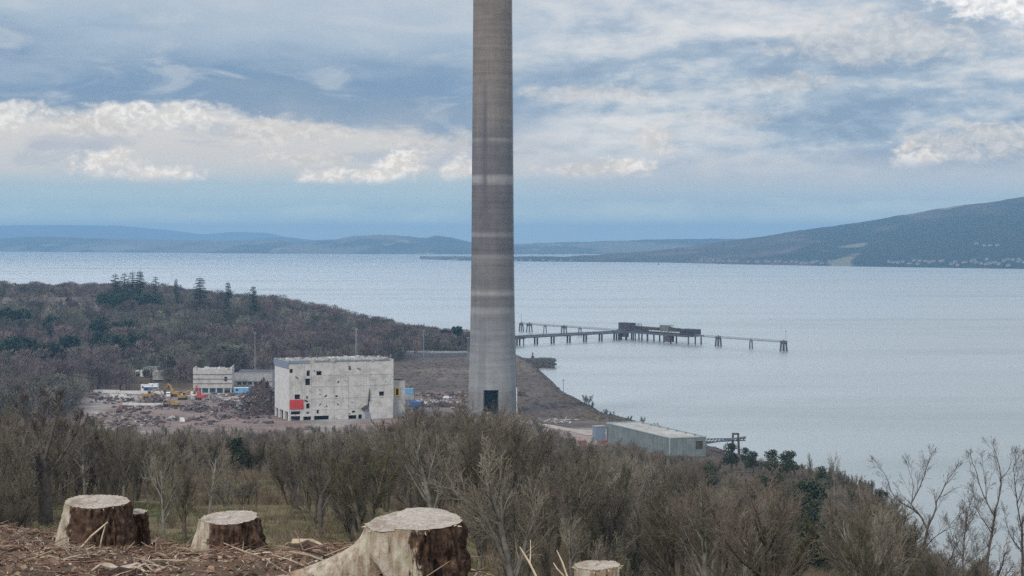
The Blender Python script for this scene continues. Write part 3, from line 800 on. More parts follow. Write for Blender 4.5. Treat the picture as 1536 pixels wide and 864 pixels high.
block('low_range', 'long low grey two storey range behind the scrap heap', 'building', 350, 408, 560.5, 1010, 6, 12, radians(3), M['conc_grey'], M['slate'], 1,
      [(.1 + i * .14, .2 + i * .14, .30, .46) for i in range(6)], .2)
block('back_office', 'dark roofed low building on the wood edge behind the low grey range', 'building', 358, 412, 556.5, 1075, 6, 14, radians(2), M['conc_dark'], M['slate'], 0, [], .1)
block('store_hut', 'pale teal roofed hut among the trees left of the concrete shell', 'hut', 214, 236, 551, 1090, 8, 9, radians(-6), M['conc_grey'], M['teal'], 0, [(.3, .5, .2, .7)], .05)
block('store_hut', 'white fronted hut with dark doorway beside the pale teal hut', 'hut', 200, 216, 555, 1070, 8, 8, radians(4), M['white'], M['slate'], 0, [(.25, .6, .1, .7)], .05)
block('beige_wall_block', 'beige flat sided block half hidden by bare trees left of the concrete shell', 'building', 229, 246, 557, 1050, 8, 7, radians(8), M['conc'], M['conc_grey'], 0, [], .3)


def cabin(label, px, Y, c, rz=0.0, L_=6.0, H_=2.7, dz=0.0):
    x, y, z = gpt(px, Y, dz)
    t = thing('site_cabin', label, 'site cabin', (x, y, z - .05), rz, 'site cabins at the edge of the wood')
    k = MB(); k.box((0, 0, H_ / 2 + .2), (L_, 2.6, H_)); k.build('body', c, t)
    k = MB(); k.box((0, 0, H_ + .27), (L_ + .2, 2.8, .14)); k.build('roof', M['white'], t)
    k = MB(); k.box((-L_ * .28, -1.31, H_ * .6 + .2), (1.4, .06, 1.0)); k.build('window', M['glass'], t)
    k = MB(); k.box((L_ * .22, -1.31, 1.2), (.9, .06, 2.0)); k.build('door', M['bluegrey'], t)


cabin('white site cabin beside the blue cabins left of the concrete shell', 219.5, 1000, M['white'], .1, 5.5, 3.0)
cabin('white site cabin nearest to the grey concrete shell', 230.5, 1003, M['white'], -.1, 5.0, 3.2)
cabin('blue site cabin standing in front of the two white cabins', 226, 990, M['blue'], .05, 7)
cabin('light blue cabin under the end of the low grey range', 362, 985, M['skyblue'], .0, 7.5)
cabin('lone white cabin at the left end of the site', 73+ 8, 960, M['white'], 0.1, 4.5, 2.6, .6)
cabin('long white cabin by the trees at the left end of the site', 112, 965, M['white'], -.05, 5, 2.4, .6)

# ---------------------------------------------------------------- containers and vehicles
def container(label, px, Y, c, rz, dz=0.0, L_=12.0):
    x, y, z = gpt(px, Y, dz)
    t = thing('container', label, 'container', (x, y, z), rz)
    k = MB(); k.box((0, 0, 1.35), (L_, 2.44, 2.5)); n = int(L_ / .5)
    for i in range(n):
        for s in (-1, 1): k.box((-L_ / 2 + (i + .5) * L_ / n, s * 1.24, 1.35), (.22, .06, 2.3))
    k.build('body', c, t)
    for sx in (-1, 1):
        for sy in (-1, 1): k = MB(); k.box((sx * (L_ / 2 - .05), sy * 1.2, 1.35), (.25, .25, 2.75)); k.build('corner_post', M['steel_dark'], t)
    for s in (-.58, .58):
        k = MB(); k.box((L_ / 2 + .04, s, 1.35), (.06, 1.1, 2.3)); k.build('door', c, t)


container('light blue shipping container on its stack by the annex of the derelict building', 608, 912, M['skyblue'], radians(8), 5.6, 8)
container('white shipping container under the light blue one', 609, 911, M['conc_grey'], radians(8), 2.9, 8)
container('grey shipping container at the bottom of the stack by the annex', 608.5, 911, M['bluegrey'], radians(8), .1, 8)
container('blue shipping container lying right of the container stack', 625, 905, M['blue'], radians(-20), .1, 6)


def vehicle(name, label, cat, px, Y, c, rz, kind='van', dz=0.0, group=None):
    x, y, z = gpt(px, Y, dz)
    t = thing(name, label, cat, (x, y, z), rz, group)
    if kind == 'van': Lh, W, prof = 5.6, 2.0, [(-2.8, .45), (-2.8, 2.35), (1.1, 2.4), (1.9, 1.45), (2.75, 1.25), (2.8, .45)]
    elif kind == 'car': Lh, W, prof = 4.2, 1.75, [(-2.1, .35), (-2.1, .95), (-1.7, 1.05), (-1.2, 1.45), (.4, 1.48), (1.1, 1.0), (2.0, .85), (2.1, .35)]
    else: Lh, W, prof = 8, 2.4, [(1.2, .6), (1.2, 2.9), (3.0, 2.95), (3.6, 1.8), (3.7, .6)]
    k = MB(); n = len(prof); i0 = len(k.v)
    for s in (-1, 1):
        for (a, h) in prof: k.v.append((a, s * W / 2 * (1 if h < 1.5 else .92), h))
    k.f.append(tuple(range(n))); k.m.append(0); k.f.append(tuple(range(2 * n - 1, n - 1, -1))); k.m.append(0)
    for i in range(n): k.f.append((i, n + i, n + (i + 1) % n, (i + 1) % n)); k.m.append(0)
    k.build('body', c, t)
    if kind == 'lorry':
        k = MB(); k.box((-1.5, 0, 1.9), (5.2, 2.4, 1.6)); k.box((0, 0, .9), (7.2, 1.0, .3)); k.build('tipper_body', M['white'], t)
    g = MB()
    if kind == 'van': g.quad((1.14, -.84, 2.32), (1.14, .84, 2.32), (1.92, .9, 1.5), (1.92, -.9, 1.5)); [g.box((.6, s * .965, 1.75), (.9, .05, .6)) for s in (-1, 1)]
    elif kind == 'car': [g.box((-.35, s * .83, 1.22), (1.6, .06, .34)) for s in (-1, 1)]; g.quad((.46, -.74, 1.46), (.46, .74, 1.46), (1.12, .78, 1.05), (1.12, -.78, 1.05)); g.quad((-1.22, .74, 1.44), (-1.22, -.74, 1.44), (-1.72, -.78, 1.08), (-1.72, .78, 1.08))
    else: g.quad((3.05, -1.05, 2.85), (3.05, 1.05, 2.85), (3.64, 1.1, 1.85), (3.64, -1.1, 1.85)); [g.box((2.2, s * 1.12, 2.3), (1.0, .06, .7)) for s in (-1, 1)]
    g.build('windscreen', M['glass'], t)
    for a in ((-Lh * .31), (Lh * .31)):
        for s in (-1, 1):
            k = MB(); r_ = .48 if kind == 'lorry' else .34
            k.tube([(a, s * (W / 2 - .2), r_), (a, s * (W / 2 + .03), r_)], r_, 14); k.build('wheel', M['rubber'], t)


vehicle('parked_van', 'white van facing the camera between the yellow machines', 'van', 252.5, 962, M['white'], radians(-80))
vehicle('parked_van', 'white van parked beside the red excavator', 'van', 290.5, 965, M['white'], radians(-70))
vehicle('parked_car', 'white car standing alone left of the chimney', 'car', 671, 950, M['white'], radians(15), 'car')
vehicle('parked_car', 'white car next to the blue container', 'car', 634, 918, M['white'], radians(160), 'car')
vehicle('parked_car', 'dark blue car by the cabin under the low grey range', 'car', 375, 982, M['blue'], radians(10), 'car')
M['dull_red'] = noisy('weathered_red_board', [L(.20, .05, .045), L(.30, .08, .07)], .8, .7, 4)
x, y, z = gpt(888, 734); t = thing('site_hoarding', 'low red and white hoarding on the yard left of the green shed', 'hoarding', (x, y, z), radians(3))
for u, w_, c_ in ((-3.9, 3.6, 'dull_red'), (0, 4.1, 'conc_grey'), (3.95, 3.6, 'dull_red')): k = MB(); k.box((u, 0, .6), (w_, .4, 1.5)); k.build('panel', M[c_], t)


def excavator(label, px, Y, col, rz, boom=.9, reach=1.0, s=1.0):
    s *= .8
    x, y, z = gpt(px, Y)
    t = thing('excavator', label, 'excavator', (x, y, z), rz, 'excavators on the demolition site'); t.scale = (s,) * 3
    for sg in (-1, 1):
        k = MB(); pts = []
        k.box((0, sg * 1.25, .55), (3.8, .6, .7)); k.tube([(1.9, sg * 1.55, .5), (1.9, sg * .95, .5)], .5, 12); k.tube([(-1.9, sg * 1.55, .5), (-1.9, sg * .95, .5)], .5, 12)
        k.build('track', M['rubber'], t)
    k = MB(); k.box((-.5, 0, 1.75), (4.0, 2.7, 1.3)); k.box((-2.2, 0, 1.75), (1.2, 2.6, 1.5), 0, 0, 0, .9); k.tube([(0, 0, .9), (0, 0, 1.2)], .8, 12); k.build('body', col, t)
    cb = MB(); cb.box((.7, .8, 2.9), (1.7, 1.1, 1.9), 0, 0, 0, .92); cb = cb.build('cab', col, t)
    k = MB(); k.box((.7, .22, 3.0), (1.2, .08, 1.0)); k.box((1.53, .8, 3.0), (.08, .8, 1.1)); k.build('window', M['glass'], cb)
    e = (1.2 + 4.2 * cos(boom), -.2, 2.0 + 4.2 * sin(boom) + .6)
    k = MB(); k.tube([(1.2, -.2, 2.0), (1.2 + 2.4 * cos(boom) - .4, -.2, 2.6 + 2.4 * sin(boom) + .3), e], [.38, .42, .26], 6); k.tube([(1.6, -.2, 1.6), (1.2 + 2.6 * cos(boom), -.2, 2.3 + 2.6 * sin(boom))], .12, 6); k.build('boom', col, t)
    a2 = (e[0] + 2.2 * reach, -.2, e[2] - 2.9)
    k = MB(); k.tube([(e[0] - .4, -.2, e[2] + .3), e, a2], [.2, .28, .17], 6); k.build('arm', col, t)
    k = MB(); k.box((a2[0] - .1, -.2, a2[2] - .5), (.9, 1.1, 1.1), 0, 0, .4, .6); k.build('bucket', M['steel_dark'], t)
    return t


excavator('yellow excavator at the left end of the cleared site', 222, 952, M['machine_yellow'], radians(15), .5, 1.2, 1.25)
excavator('yellow excavator with a raised boom next to the white van', 262, 966, M['machine_yellow'], radians(160), .9, .9, 1.3)
excavator('yellow excavator standing on a mound left of the other machines', 274, 945, M['machine_yellow'], radians(5), .6, 1.2, 1.2)
excavator('red excavator with its boom up between the rubble mounds', 302, 944, M['machine_red'], radians(150), 1.15, .6, 1.35)
excavator('orange excavator working at the dark scrap heap', 371, 918, M['machine_orange'], radians(55), 1.0, .8, 1.45)
excavator('low orange excavator in front of the long pale wall', 262, 905, M['machine_yellow'], radians(175), .25, 1.3, 1.1)

M['brick'] = noisy('broken_red_brick', [L(.14, .07, .055), L(.22, .115, .09)], .8, .95, 4)
# ---------------------------------------------------------------- heaps
def heap(name, px, Y, w, d, h, mat, label, cat, seed, chunks=60, cmat=None, cs=1.0, pw=1.4):
    x, y, z = gpt(px, Y)
    n, r = 26, 10; k = MB(); R_ = random.Random(seed); ring = []
    for j in range(r + 1):
        for i in range(n):
            a = 2 * pi * i / n; q = 1 - j / r
            nn = .75 + .5 * vn1(cos(a) * 1.7 + seed, sin(a) * 1.7 + j * .35, seed)
            k.v.append((cos(a) * w * q * nn, sin(a) * d * q * nn, -1 + (h + 1) * (1 - q ** pw) * (.72 + .5 * R_.random())))
    for j in range(r):
        for i in range(n): k.f.append((j * n + i, j * n + (i + 1) % n, (j + 1) * n + (i + 1) % n, (j + 1) * n + i)); k.m.append(0)
    for i in range(chunks):
        a = R_.uniform(0, 2 * pi); q = sqrt(R_.random()) * .95; zz = h * (1 - q ** pw) * .92
        p = (cos(a) * w * q, sin(a) * d * q, zz)
        if R_.random() < .45: k.box(p, (R_.uniform(.5, 2.2) * cs, R_.uniform(.4, 1.4) * cs, R_.uniform(.2, 1.0) * cs), R_.uniform(0, 3), R_.choice((0, 1, 1)), R_.uniform(-.8, .8))
        else:
            l = R_.uniform(1, 4) * cs; e = R_.uniform(-.4, .9); b_ = R_.uniform(0, 2 * pi)
            k.tube([p, (p[0] + cos(b_) * l * cos(e), p[1] + sin(b_) * l * cos(e), p[2] + l * sin(e))], R_.uniform(.06, .2) * cs, 4, R_.choice((0, 0, 1)))
    o = k.build(name, [mat, cmat or mat], None, False, (x, y, z)); tag(o, label, cat); return o


heap('scrap_heap', 394, 870, 8.8, 8, 13.5, M['rubble_dark'], 'tall dark heap of tangled scrap metal against the white end of the derelict building', 'scrap heap', 5, 420, M['rubble'], .9, 2.4)
heap('scrap_heap', 372, 888, 6, 6, 6.0, M['rubble_dark'], 'lower dark scrap heap spilling left from the tall one beside the derelict building', 'scrap heap', 25, 200, M['steel_grey'], .8, 2.2)
heap('rubble_mound', 345, 900, 8, 5, 3.2, M['rust'], 'rusty brown rubble mound left of the orange excavator', 'rubble', 6, 80, M['rubble'])
heap('rubble_mound', 318, 935, 6, 5, 2.8, M['rubble'], 'small grey rubble mound right of the red excavator', 'rubble', 7, 60, M['steel_grey'])
heap('rubble_mound', 232, 930, 9, 4, 3.0, M['rust'], 'brown rubble mound under the yellow excavator at the left', 'rubble', 8, 60, M['rubble'])
heap('rubble_mound', 298, 885, 9, 5, 3.4, M['rust'], 'reddish rubble mound nearest to the trees below the red excavator', 'rubble', 9, 90, M['rubble'])
heap('rubble_mound', 180, 960, 12, 6, 1.6, M['conc_pale'], 'wide pale heap of crushed concrete at the left of the site', 'rubble', 10, 70, M['rubble'])
heap('rubble_mound', 648, 925, 14, 6, 1.8, M['rubble'], 'long grey heap of crushed stone between the containers and the chimney', 'rubble', 12, 120, M['conc'])
heap('rubble_mound', 625, 850, 7, 6, 4.2, M['rubble_dark'], 'dark earth mound at the foot of the annex', 'rubble', 13, 40, M['rubble'])
heap('rubble_mound', 660, 905, 12, 4, 2.0, M['rubble_dark'], 'dark low earth bank left of the chimney', 'rubble', 14, 60, M['rubble'])
heap('rubble_mound', 830, 832, 8, 4, 1.6, M['rubble'], 'pale broken concrete heap on the brown field right of the chimney', 'rubble', 15, 90, M['conc'], .7)


def strip(name, pts, w, mat, lift=.12, kind='structure', th=.0):
    """ribbon that follows the ground along pts [(px,Y)]"""
    q = [((p[0] - CX) * p[1] / F, p[1]) for p in pts]; dens = []
    for a, b in zip(q, q[1:]):
        n = max(int(sqrt((b[0] - a[0]) ** 2 + (b[1] - a[1]) ** 2) / 4), 2)
        dens += [(lerp(a[0], b[0], i / n), lerp(a[1], b[1], i / n)) for i in range(n)]
    dens.append(q[-1]); k = MB(); row = []
    for i, p in enumerate(dens):
        a, b = dens[max(i - 1, 0)], dens[min(i + 1, len(dens) - 1)]; dx, dy = b[0] - a[0], b[1] - a[1]; l = sqrt(dx * dx + dy * dy)
        nx, ny = -dy / l, dx / l; r = []
        for s in (-1, -.5, 0, .5, 1):
            ww = w / 2 * s * (1 + .15 * (rng.random() - .5)); X, Y_ = p[0] + nx * ww, p[1] + ny * ww
            k.v.append((X, Y_, gz(X, Y_) + lift))
    for i in range(len(dens) - 1):
        for s in range(4): a = i * 5 + s; k.f.append((a, a + 5, a + 6, a + 1)); k.m.append(0)
    o = k.build(name, mat, None, True); o['kind'] = kind; return o


M['track'] = noisy('pale_dirt_track', [L(.25, .20, .165), L(.36, .31, .265), L(.44, .39, .34)], .3, .95, 6)
M['asphalt'] = noisy('worn_pale_road', [L(.15, .145, .14), L(.21, .205, .20)], .2, .9, 5)
strip('track', [(786, 838), (800, 826), (830, 812), (862, 796), (893, 775)], 7, M['track'])
strip('track', [(820, 838), (845, 846), (872, 850)], 5, M['track'], .14)
strip('track', [(280, 985), (330, 965), (360, 950), (402, 940)], 22, M['track'])
strip('road', [(560, 1300), (600, 1285), (640, 1290), (690, 1300), (735, 1318)], 20, M['asphalt'], .5)


def long_wall(name, label, pts, h, th, mat, sink=1.0):
    k = MB(); q = [((p[0] - CX) * p[1] / F, p[1]) for p in pts]
    for a, b in zip(q, q[1:]):
        n = max(int(sqrt((b[0] - a[0]) ** 2 + (b[1] - a[1]) ** 2) / 12), 1)
        for i in range(n):
            x0, y0 = lerp(a[0], b[0], i / n), lerp(a[1], b[1], i / n); x1, y1 = lerp(a[0], b[0], (i + 1) / n), lerp(a[1], b[1], (i + 1) / n)
            z = gz((x0 + x1) / 2, (y0 + y1) / 2)
            k.box(((x0 + x1) / 2, (y0 + y1) / 2, z + h / 2 - sink / 2), (sqrt((x1 - x0) ** 2 + (y1 - y0) ** 2) - .05, th, h + sink), atan2(y1 - y0, x1 - x0))
    return tag(k.build(name, mat), label, 'wall')


long_wall('retaining_wall', 'long dark retaining wall below the pale coast road left of the chimney', [(592, 1255), (640, 1268), (700, 1282), (740, 1290)], 2.6, 1.0, M['conc_dark'])
long_wall('sea_wall', 'low pale parapet along the far side of the coast road', [(600, 1318), (650, 1318), (700, 1326)], 1.2, .6, M['conc_grey'])
long_wall('site_wall', 'low white concrete wall along the back of the cleared site', [(140, 984), (180, 982), (246, 980)], 1.6, .6, M['white_wall'])
long_wall('site_wall', 'low pale wall in front of the yellow machines', [(184, 915), (220, 913), (250, 912)], 1.1, .8, M['white_wall'])
k = long_wall('boundary_wall', 'grey boundary wall in front of the wood left of the coast road', [(412, 1060), (470, 1085), (540, 1130), (592, 1185)], 1.8, .5, M['conc_grey'])


def mast(label, px, Y, py_top, w=.55, lattice=True, name='lamp_mast'):
    x, y, z = gpt(px, Y); zt = H0 - (py_top - HY) * Y / F; h = zt - z
    t = thing(name, label, 'mast', (x, y, z))
    k = MB()
    if lattice:
        for sx in (-1, 1):
            for sy in (-1, 1): k.tube([(sx * w, sy * w, -.5), (sx * w * .35, sy * w * .35, h)], .13, 4)
        n = int(h / 1.6)
        for i in range(n):
            a, b = i / n, (i + 1) / n; wa, wb = w * (1 - .65 * a), w * (1 - .65 * b); s = 1 if i % 2 else -1
            for sy in (-1, 1): k.tube([(-s * wa, sy * wa, h * a), (s * wb, sy * wb, h * b)], .07, 3); k.tube([(sy * wa, -s * wa, h * a), (sy * wb, s * wb, h * b)], .07, 3)
    else: k.tube([(0, 0, -.5), (0, 0, h * .5), (0, 0, h)], [.26, .2, .14], 8)
    k.build('pole', M['steel_grey'], t)
    k = MB(); k.box((0, 0, h + .15), (1.8, .5, .3)); k.box((0, 0, h + .5), (.2, .2, .8)); k.build('lamp_head', M['steel_grey'], t)


mast('plain grey lamp mast in front of the wood above the low range', 382.5, 1040, 500, .3, False)
mast('tall lattice mast rising behind the derelict building roof', 534.5, 1000, 494, .7, True)
mast('thin lamp mast beside the coast road', 635.5, 1262, 496, .3, False)
mast('thin lamp post at the right end of the retaining wall', 702, 1275, 507, .3, False)

# loose rubble all over the cleared site
k = MB(); R_ = random.Random(91)
for i in range(6000):
    px = R_.uniform(135, 790); Y = R_.uniform(795, 985); X = (px - CX) * Y / F
    if fb1(X / 22.0, Y / 22.0, 71, 3) < .54 - .08 * (R_.random() < .1): continue
    if 405 < px < 625 and Y > 822: continue
    s = R_.uniform(.2, 1.2) * (2.2 if R_.random() < .06 else 1); k.box((X, Y, gz(X, Y) + s * .15), (s * R_.uniform(.8, 2.4), s, s * R_.uniform(.4, 1.0)), R_.uniform(0, 3), R_.choices((0, 1, 2, 3, 4), (5, 6, 5, .7, 1))[0], R_.uniform(-.5, .5))
struct(k.build('rubble', [M['rubble'], M['rust'], M['rubble_dark'], M['conc_pale'], M['brick']]), 'stuff')['label'] = 'broken concrete and brick strewn over the cleared site'

# ---------------------------------------------------------------- jetty and berth
def on_line(px, a, b):
    k = (px - CX) / F; dx, dy = b[0] - a[0], b[1] - a[1]
    u = (k * a[1] - a[0]) / (dx - k * dy); return (a[0] + dx * u, a[1] + dy * u)


BA, BB = (9.0, 1778.0), (209.0, 1459.0)          # berth line
AA, AB = (5.0, 1542.0), (88.0, 1624.0)           # approach line
DZ = 6.6


def jetty():
    t = thing('jetty', 'long concrete approach jetty on paired piles leading to the oil berth', 'jetty', (AA[0], AA[1], 0))
    q = lambda p, z: (p[0] - AA[0], p[1] - AA[1], z)
    th = atan2(AB[1] - AA[1], AB[0] - AA[0]); ex = (AA[0] - 70 * cos(th), AA[1] - 70 * sin(th)); end = (AB[0] + 16 * cos(th), AB[1] + 16 * sin(th))
    mx = ((ex[0] + end[0]) / 2, (ex[1] + end[1]) / 2); ln = sqrt((end[0] - ex[0]) ** 2 + (end[1] - ex[1]) ** 2)
    k = MB(); k.box(q(mx, DZ + .2), (ln, 5.5, .9), th); k.box(q(mx, DZ - .6), (ln, 2.2, .9), th); k.build('deck', M['deck'], t)
    k = MB()
    for s in (-1.6, -.9, -.2): k.tube([q((ex[0] - sin(th) * s, ex[1] + cos(th) * s), DZ + 1.1), q((end[0] - sin(th) * s, end[1] + cos(th) * s), DZ + 1.1)], .28, 6)
    k.build('pipeline', M['steel_dark'], t)
    k = MB()
    for s in (-2.7, 2.7):
        k.tube([q((ex[0] - sin(th) * s, ex[1] + cos(th) * s), DZ + 1.7), q((end[0] - sin(th) * s, end[1] + cos(th) * s), DZ + 1.7)], .06, 4)
    k.build('handrail', M['steel_grey'], t)
    for px in (760, 777.5, 804, 829, 853, 877.5, 901, 923, 930):
        p = on_line(px, AA, AB)
        for s in (-1.9, 1.9):
            pp = (p[0] - sin(th) * s * .0 + cos(th) * s * .8, p[1] + sin(th) * s * .8); k = MB()
            k.tube([q(pp, -4), q(pp, DZ - .3)], .75, 10); k.build('pile', M['pile'], t)
        k = MB(); k.box(q(p, DZ - .7), (4.6, 5.2, .9), th); k.build('pile_cap', M['deck'], t)
    # dark landing stage beside the shore end
    t2 = thing('landing_stage', 'dark landing stage beside the jetty just right of the chimney', 'landing stage', (0, 0, 0))
    p = P(779, 506, 1530); t2.location = (p[0], p[1], 0)
    k = MB(); k.box((0, 0, 6.9), (9, 5, 2.4), th, 0, 0, .85); k.build('deck_house', M['steel_dark'], t2)
    for dx in (-3.4, 3.4): k = MB(); k.tube([(dx, 0, -4), (dx, 0, 5.8)], .5, 8); k.build('pile', M['pile'], t2)


def dolphin(label, px, w, lean=1.6, top=1.2, fat=True, n=6):
    p = on_line(px, BA, BB); t = thing('mooring_dolphin', label, 'mooring dolphin', (p[0], p[1], 0), 0, 'mooring dolphins along the oil berth')
    for i in range(n):
        a = 2 * pi * (i + .5) / n; k = MB()
        k.tube([(cos(a) * w * .75, sin(a) * w * .75, -4), (cos(a) * w * .5, sin(a) * w * .5, DZ - .6)], .55 if fat else .4, 8); k.build('raking_pile', M['pile'], t)
    k = MB(); k.tube([(0, 0, DZ - 1.0), (0, 0, DZ + top)], w * .62, 10); k.build('cap', M['deck'] if not fat else M['steel_dark'], t)
    k = MB(); k.tube([(0, 0, DZ + top), (0, 0, DZ + top + .9)], .35, 8); k.tube([(-.6, 0, DZ + top + .75), (.6, 0, DZ + top + .75)], .25, 6); k.build('bollard', M['steel_dark'], t)
    return t, p


def catwalk(label, pa, pb):
    a, b = on_line(pa, BA, BB), on_line(pb, BA, BB); t = thing('catwalk', label, 'catwalk', (a[0], a[1], 0))
    th = atan2(b[1] - a[1], b[0] - a[0]); ln = sqrt((b[0] - a[0]) ** 2 + (b[1] - a[1]) ** 2); m_ = ((b[0] - a[0]) / 2, (b[1] - a[1]) / 2)
    k = MB(); k.box((m_[0], m_[1], DZ + .25), (ln, 1.7, .5), th); k.build('walkway', M['deck'], t)
    k = MB()
    for s in (-.8, .8):
        o = (-sin(th) * s, cos(th) * s)
        for z in (1.05, 1.6): k.tube([(o[0], o[1], DZ + z), (o[0] + b[0] - a[0], o[1] + b[1] - a[1], DZ + z)], .07, 4)
        for i in range(int(ln / 3) + 1): f = i / int(ln / 3); k.tube([(o[0] + (b[0] - a[0]) * f, o[1] + (b[1] - a[1]) * f, DZ + .4), (o[0] + (b[0] - a[0]) * f, o[1] + (b[1] - a[1]) * f, DZ + 1.6)], .05, 4)
    k.build('handrail', M['steel_grey'], t)


M['plum'] = noisy('dark_plum_grey_cladding', [L(.04, .038, .045), L(.075, .066, .076)], .8, .8, 4)


def berth():
    th = atan2(BB[1] - BA[1], BB[0] - BA[0])
    a, b = on_line(926, BA, BB), on_line(1041, BA, BB); ln = sqrt((b[0] - a[0]) ** 2 + (b[1] - a[1]) ** 2); c = ((a[0] + b[0]) / 2, (a[1] + b[1]) / 2)
    t = thing('berth_platform', 'wide loading platform with dark sheds and pipework in the middle of the oil berth', 'loading platform', (c[0], c[1], 0), th)
    h = ln / 2; X = lambda px: (lambda p: (p[0] - c[0]) * cos(th) + (p[1] - c[1]) * sin(th))(on_line(px, BA, BB))
    k = MB(); k.box((0, 2, DZ + .1), (ln, 17, 1.4)); k.build('deck', M['pile'], t)
    for px in (928, 936, 947, 960, 978, 1003, 1040):
        for v in (-5, 2, 8): k = MB(); k.tube([(X(px), v, -4), (X(px), v, DZ - .5)], .6, 8); k.build('pile', M['pile'], t)
    k = MB(); k.box((X(1012), -6.0, 3.4), (8.5, 4.5, 4.6)); k.build('fender_block', M['steel_dark'], t)
    k = MB(); k.box((X(946), -6.3, 4.2), (8.0, 3.0, 3.6)); k.build('fender_block', M['steel_dark'], t)
    def shed(px0, px1, z0, z1, v, d, m, name='deck_shed'):
        k = MB(); x0, x1 = X(px0), X(px1); k.box(((x0 + x1) / 2, v, (z0 + z1) / 2), (x1 - x0, d, z1 - z0)); o = k.build(name, m, t)
        return o
    shed(924, 940, DZ + .8, DZ + 7.2, 6, 7, M['plum']); shed(940, 962, DZ + .8, DZ + 4.9, 5, 6, M['plum'], 'pipe_deck')
    shed(963, 986, DZ + 2.6, DZ + 5.0, 3, 6, M['steel_dark'], 'pipe_deck'); shed(988, 1001, DZ + 2.2, DZ + 7.4, 4, 6, M['conc_dark'], 'control_cabin')
    shed(1001, 1012, DZ + 2.4, DZ + 5.4, 4, 5, M['steel_dark'], 'pipe_deck'); shed(1023, 1042, DZ + .8, DZ + 5.6, 2, 9, M['plum'])
    shed(1008, 1040, DZ - .6, DZ + .6, 0, 15, M['steel_dark'], 'lower_deck')
    k = MB(); x1 = X(1000); k.quad((X(988), .9, DZ + 7.4), (X(1012), .9, DZ + 5.6), (X(1012), 7.1, DZ + 5.6), (X(992), 7.1, DZ + 9.0)); k.tube([(X(996), 4, DZ + 7.4), (X(1012), 4, DZ + 5.4)], .4, 6); k.build('sloping_gangway', M['teal'], t)
    k = MB()
    for i in range(6): k.tube([(X(944 + i * 2.6), 1 + i * .5, DZ + .8), (X(944 + i * 2.6), 1 + i * .5, DZ + 5 + (i % 3)), (X(948 + i * 2.6), -4, DZ + 5.5 + (i % 3))], .28, 6)
    for v in (-3, -1.8, -.6): k.tube([(X(930), v, DZ + 1.6), (X(1040), v, DZ + 1.6)], .35, 6)
    for px in range(966, 1024, 5): k.tube([(X(px), 1, DZ + .8), (X(px), 1, DZ + 3)], .2, 5)
    k.build('pipework', M['steel_dark'], t)
    for i in range(5): k = MB(); k.box((X(1024.5 + i * 4), -2.56, DZ + 3.0), (2.2, .1, 2.6)); k.build('doorway', M['void'], t)


jetty(); berth()
dolphin('far end dolphin of the berth with a pole, just right of the chimney', 782, 3.4)
t_, p_ = dolphin('stout dark dolphin second from the far end of the berth', 794, 4.6)
dolphin('thin legged pier of the far catwalk between two stout dolphins', 817.5, 2.6, fat=False, n=4, top=.2)
dolphin('stout dark dolphin halfway along the far catwalk', 846, 4.4)
dolphin('thin legged pier where the far catwalk nears the jetty', 870, 2.6, fat=False, n=4, top=.2)
dolphin('stout dolphin halfway along the near catwalk', 1077.5, 4.0)
dolphin('thin legged pier of the near catwalk', 1126.5, 2.2, fat=False, n=4, top=.2)
dolphin('near end dolphin where the catwalk stops over open water', 1175.5, 4.4)
catwalk('far catwalk from the end dolphin to the loading platform', 782, 926)
catwalk('near catwalk from the loading platform out to the end dolphin', 1041, 1180)
for px in (782, 1179):
    p = on_line(px, BA, BB); k = MB(); k.tube([(0, 0, DZ), (0, 0, DZ + 9)], .16, 6); k.box((0, 0, DZ + 9.2), (.6, .6, .5))
    tag(k.build('light_pole', M['steel_grey'], None, False, (p[0], p[1] + 1.2, 0)), 'thin light pole on the %s dolphin of the berth' % ('far end' if px < 900 else 'near end'), 'light pole')


def spit():
    t = thing('breakwater', 'short dark stone breakwater jutting into the water right of the chimney', 'breakwater', (0, 0, 0))
    k = MB(); ax = [P(776, 551, 1275), P(800, 549, 1278), P(818, 548, 1280), P(832, 550, 1275)]
    pts = [(p[0], p[1]) for p in ax]
    for i, (x, y) in enumerate(pts):
        for s, z in ((-14, -3), (-7 if i < 3 else -4, 5.0), (5, 5.4), (12, -3)): k.v.append((x, y + s * (1 if i < 3 else .6), z + (0 if i < 3 or z < 0 else -1.0)))
    for i in range(3):
        for j in range(3): a = i * 4 + j; k.f.append((a, a + 4, a + 5, a + 1)); k.m.append(0)
    k.f.append((12, 13, 14, 15)); k.m.append(0)
    for i in range(900):
        f = rng.random() * 3; j = min(int(f), 2); f -= j; x, y = lerp(pts[j][0], pts[j + 1][0], f), lerp(pts[j][1], pts[j + 1][1], f); s = rng.uniform(-13, 9)
        z = 5.0 if s > -7 else 5.0 + (s + 7) * 1.1
        k.box((x, y + s, z), (rng.uniform(.6, 2.2), rng.uniform(.6, 2), rng.uniform(.5, 1.3)), rng.uniform(0, 3), 0, rng.uniform(-.5, .5))
    k.build('rock_armour', noisy('dark_shore_rock', [L(.045, .042, .043), L(.085, .078, .075), L(.14, .125, .118)], .6, .9, 6), t)
    k = MB(); p = P(799, 546, 1283); k.tube([(p[0], p[1], 5), (p[0], p[1], 9.5)], .5, 6); k.box((p[0], p[1], 6), (2, 2, 2)); k.build('marker_post', M['steel_dark'], t)
spit()

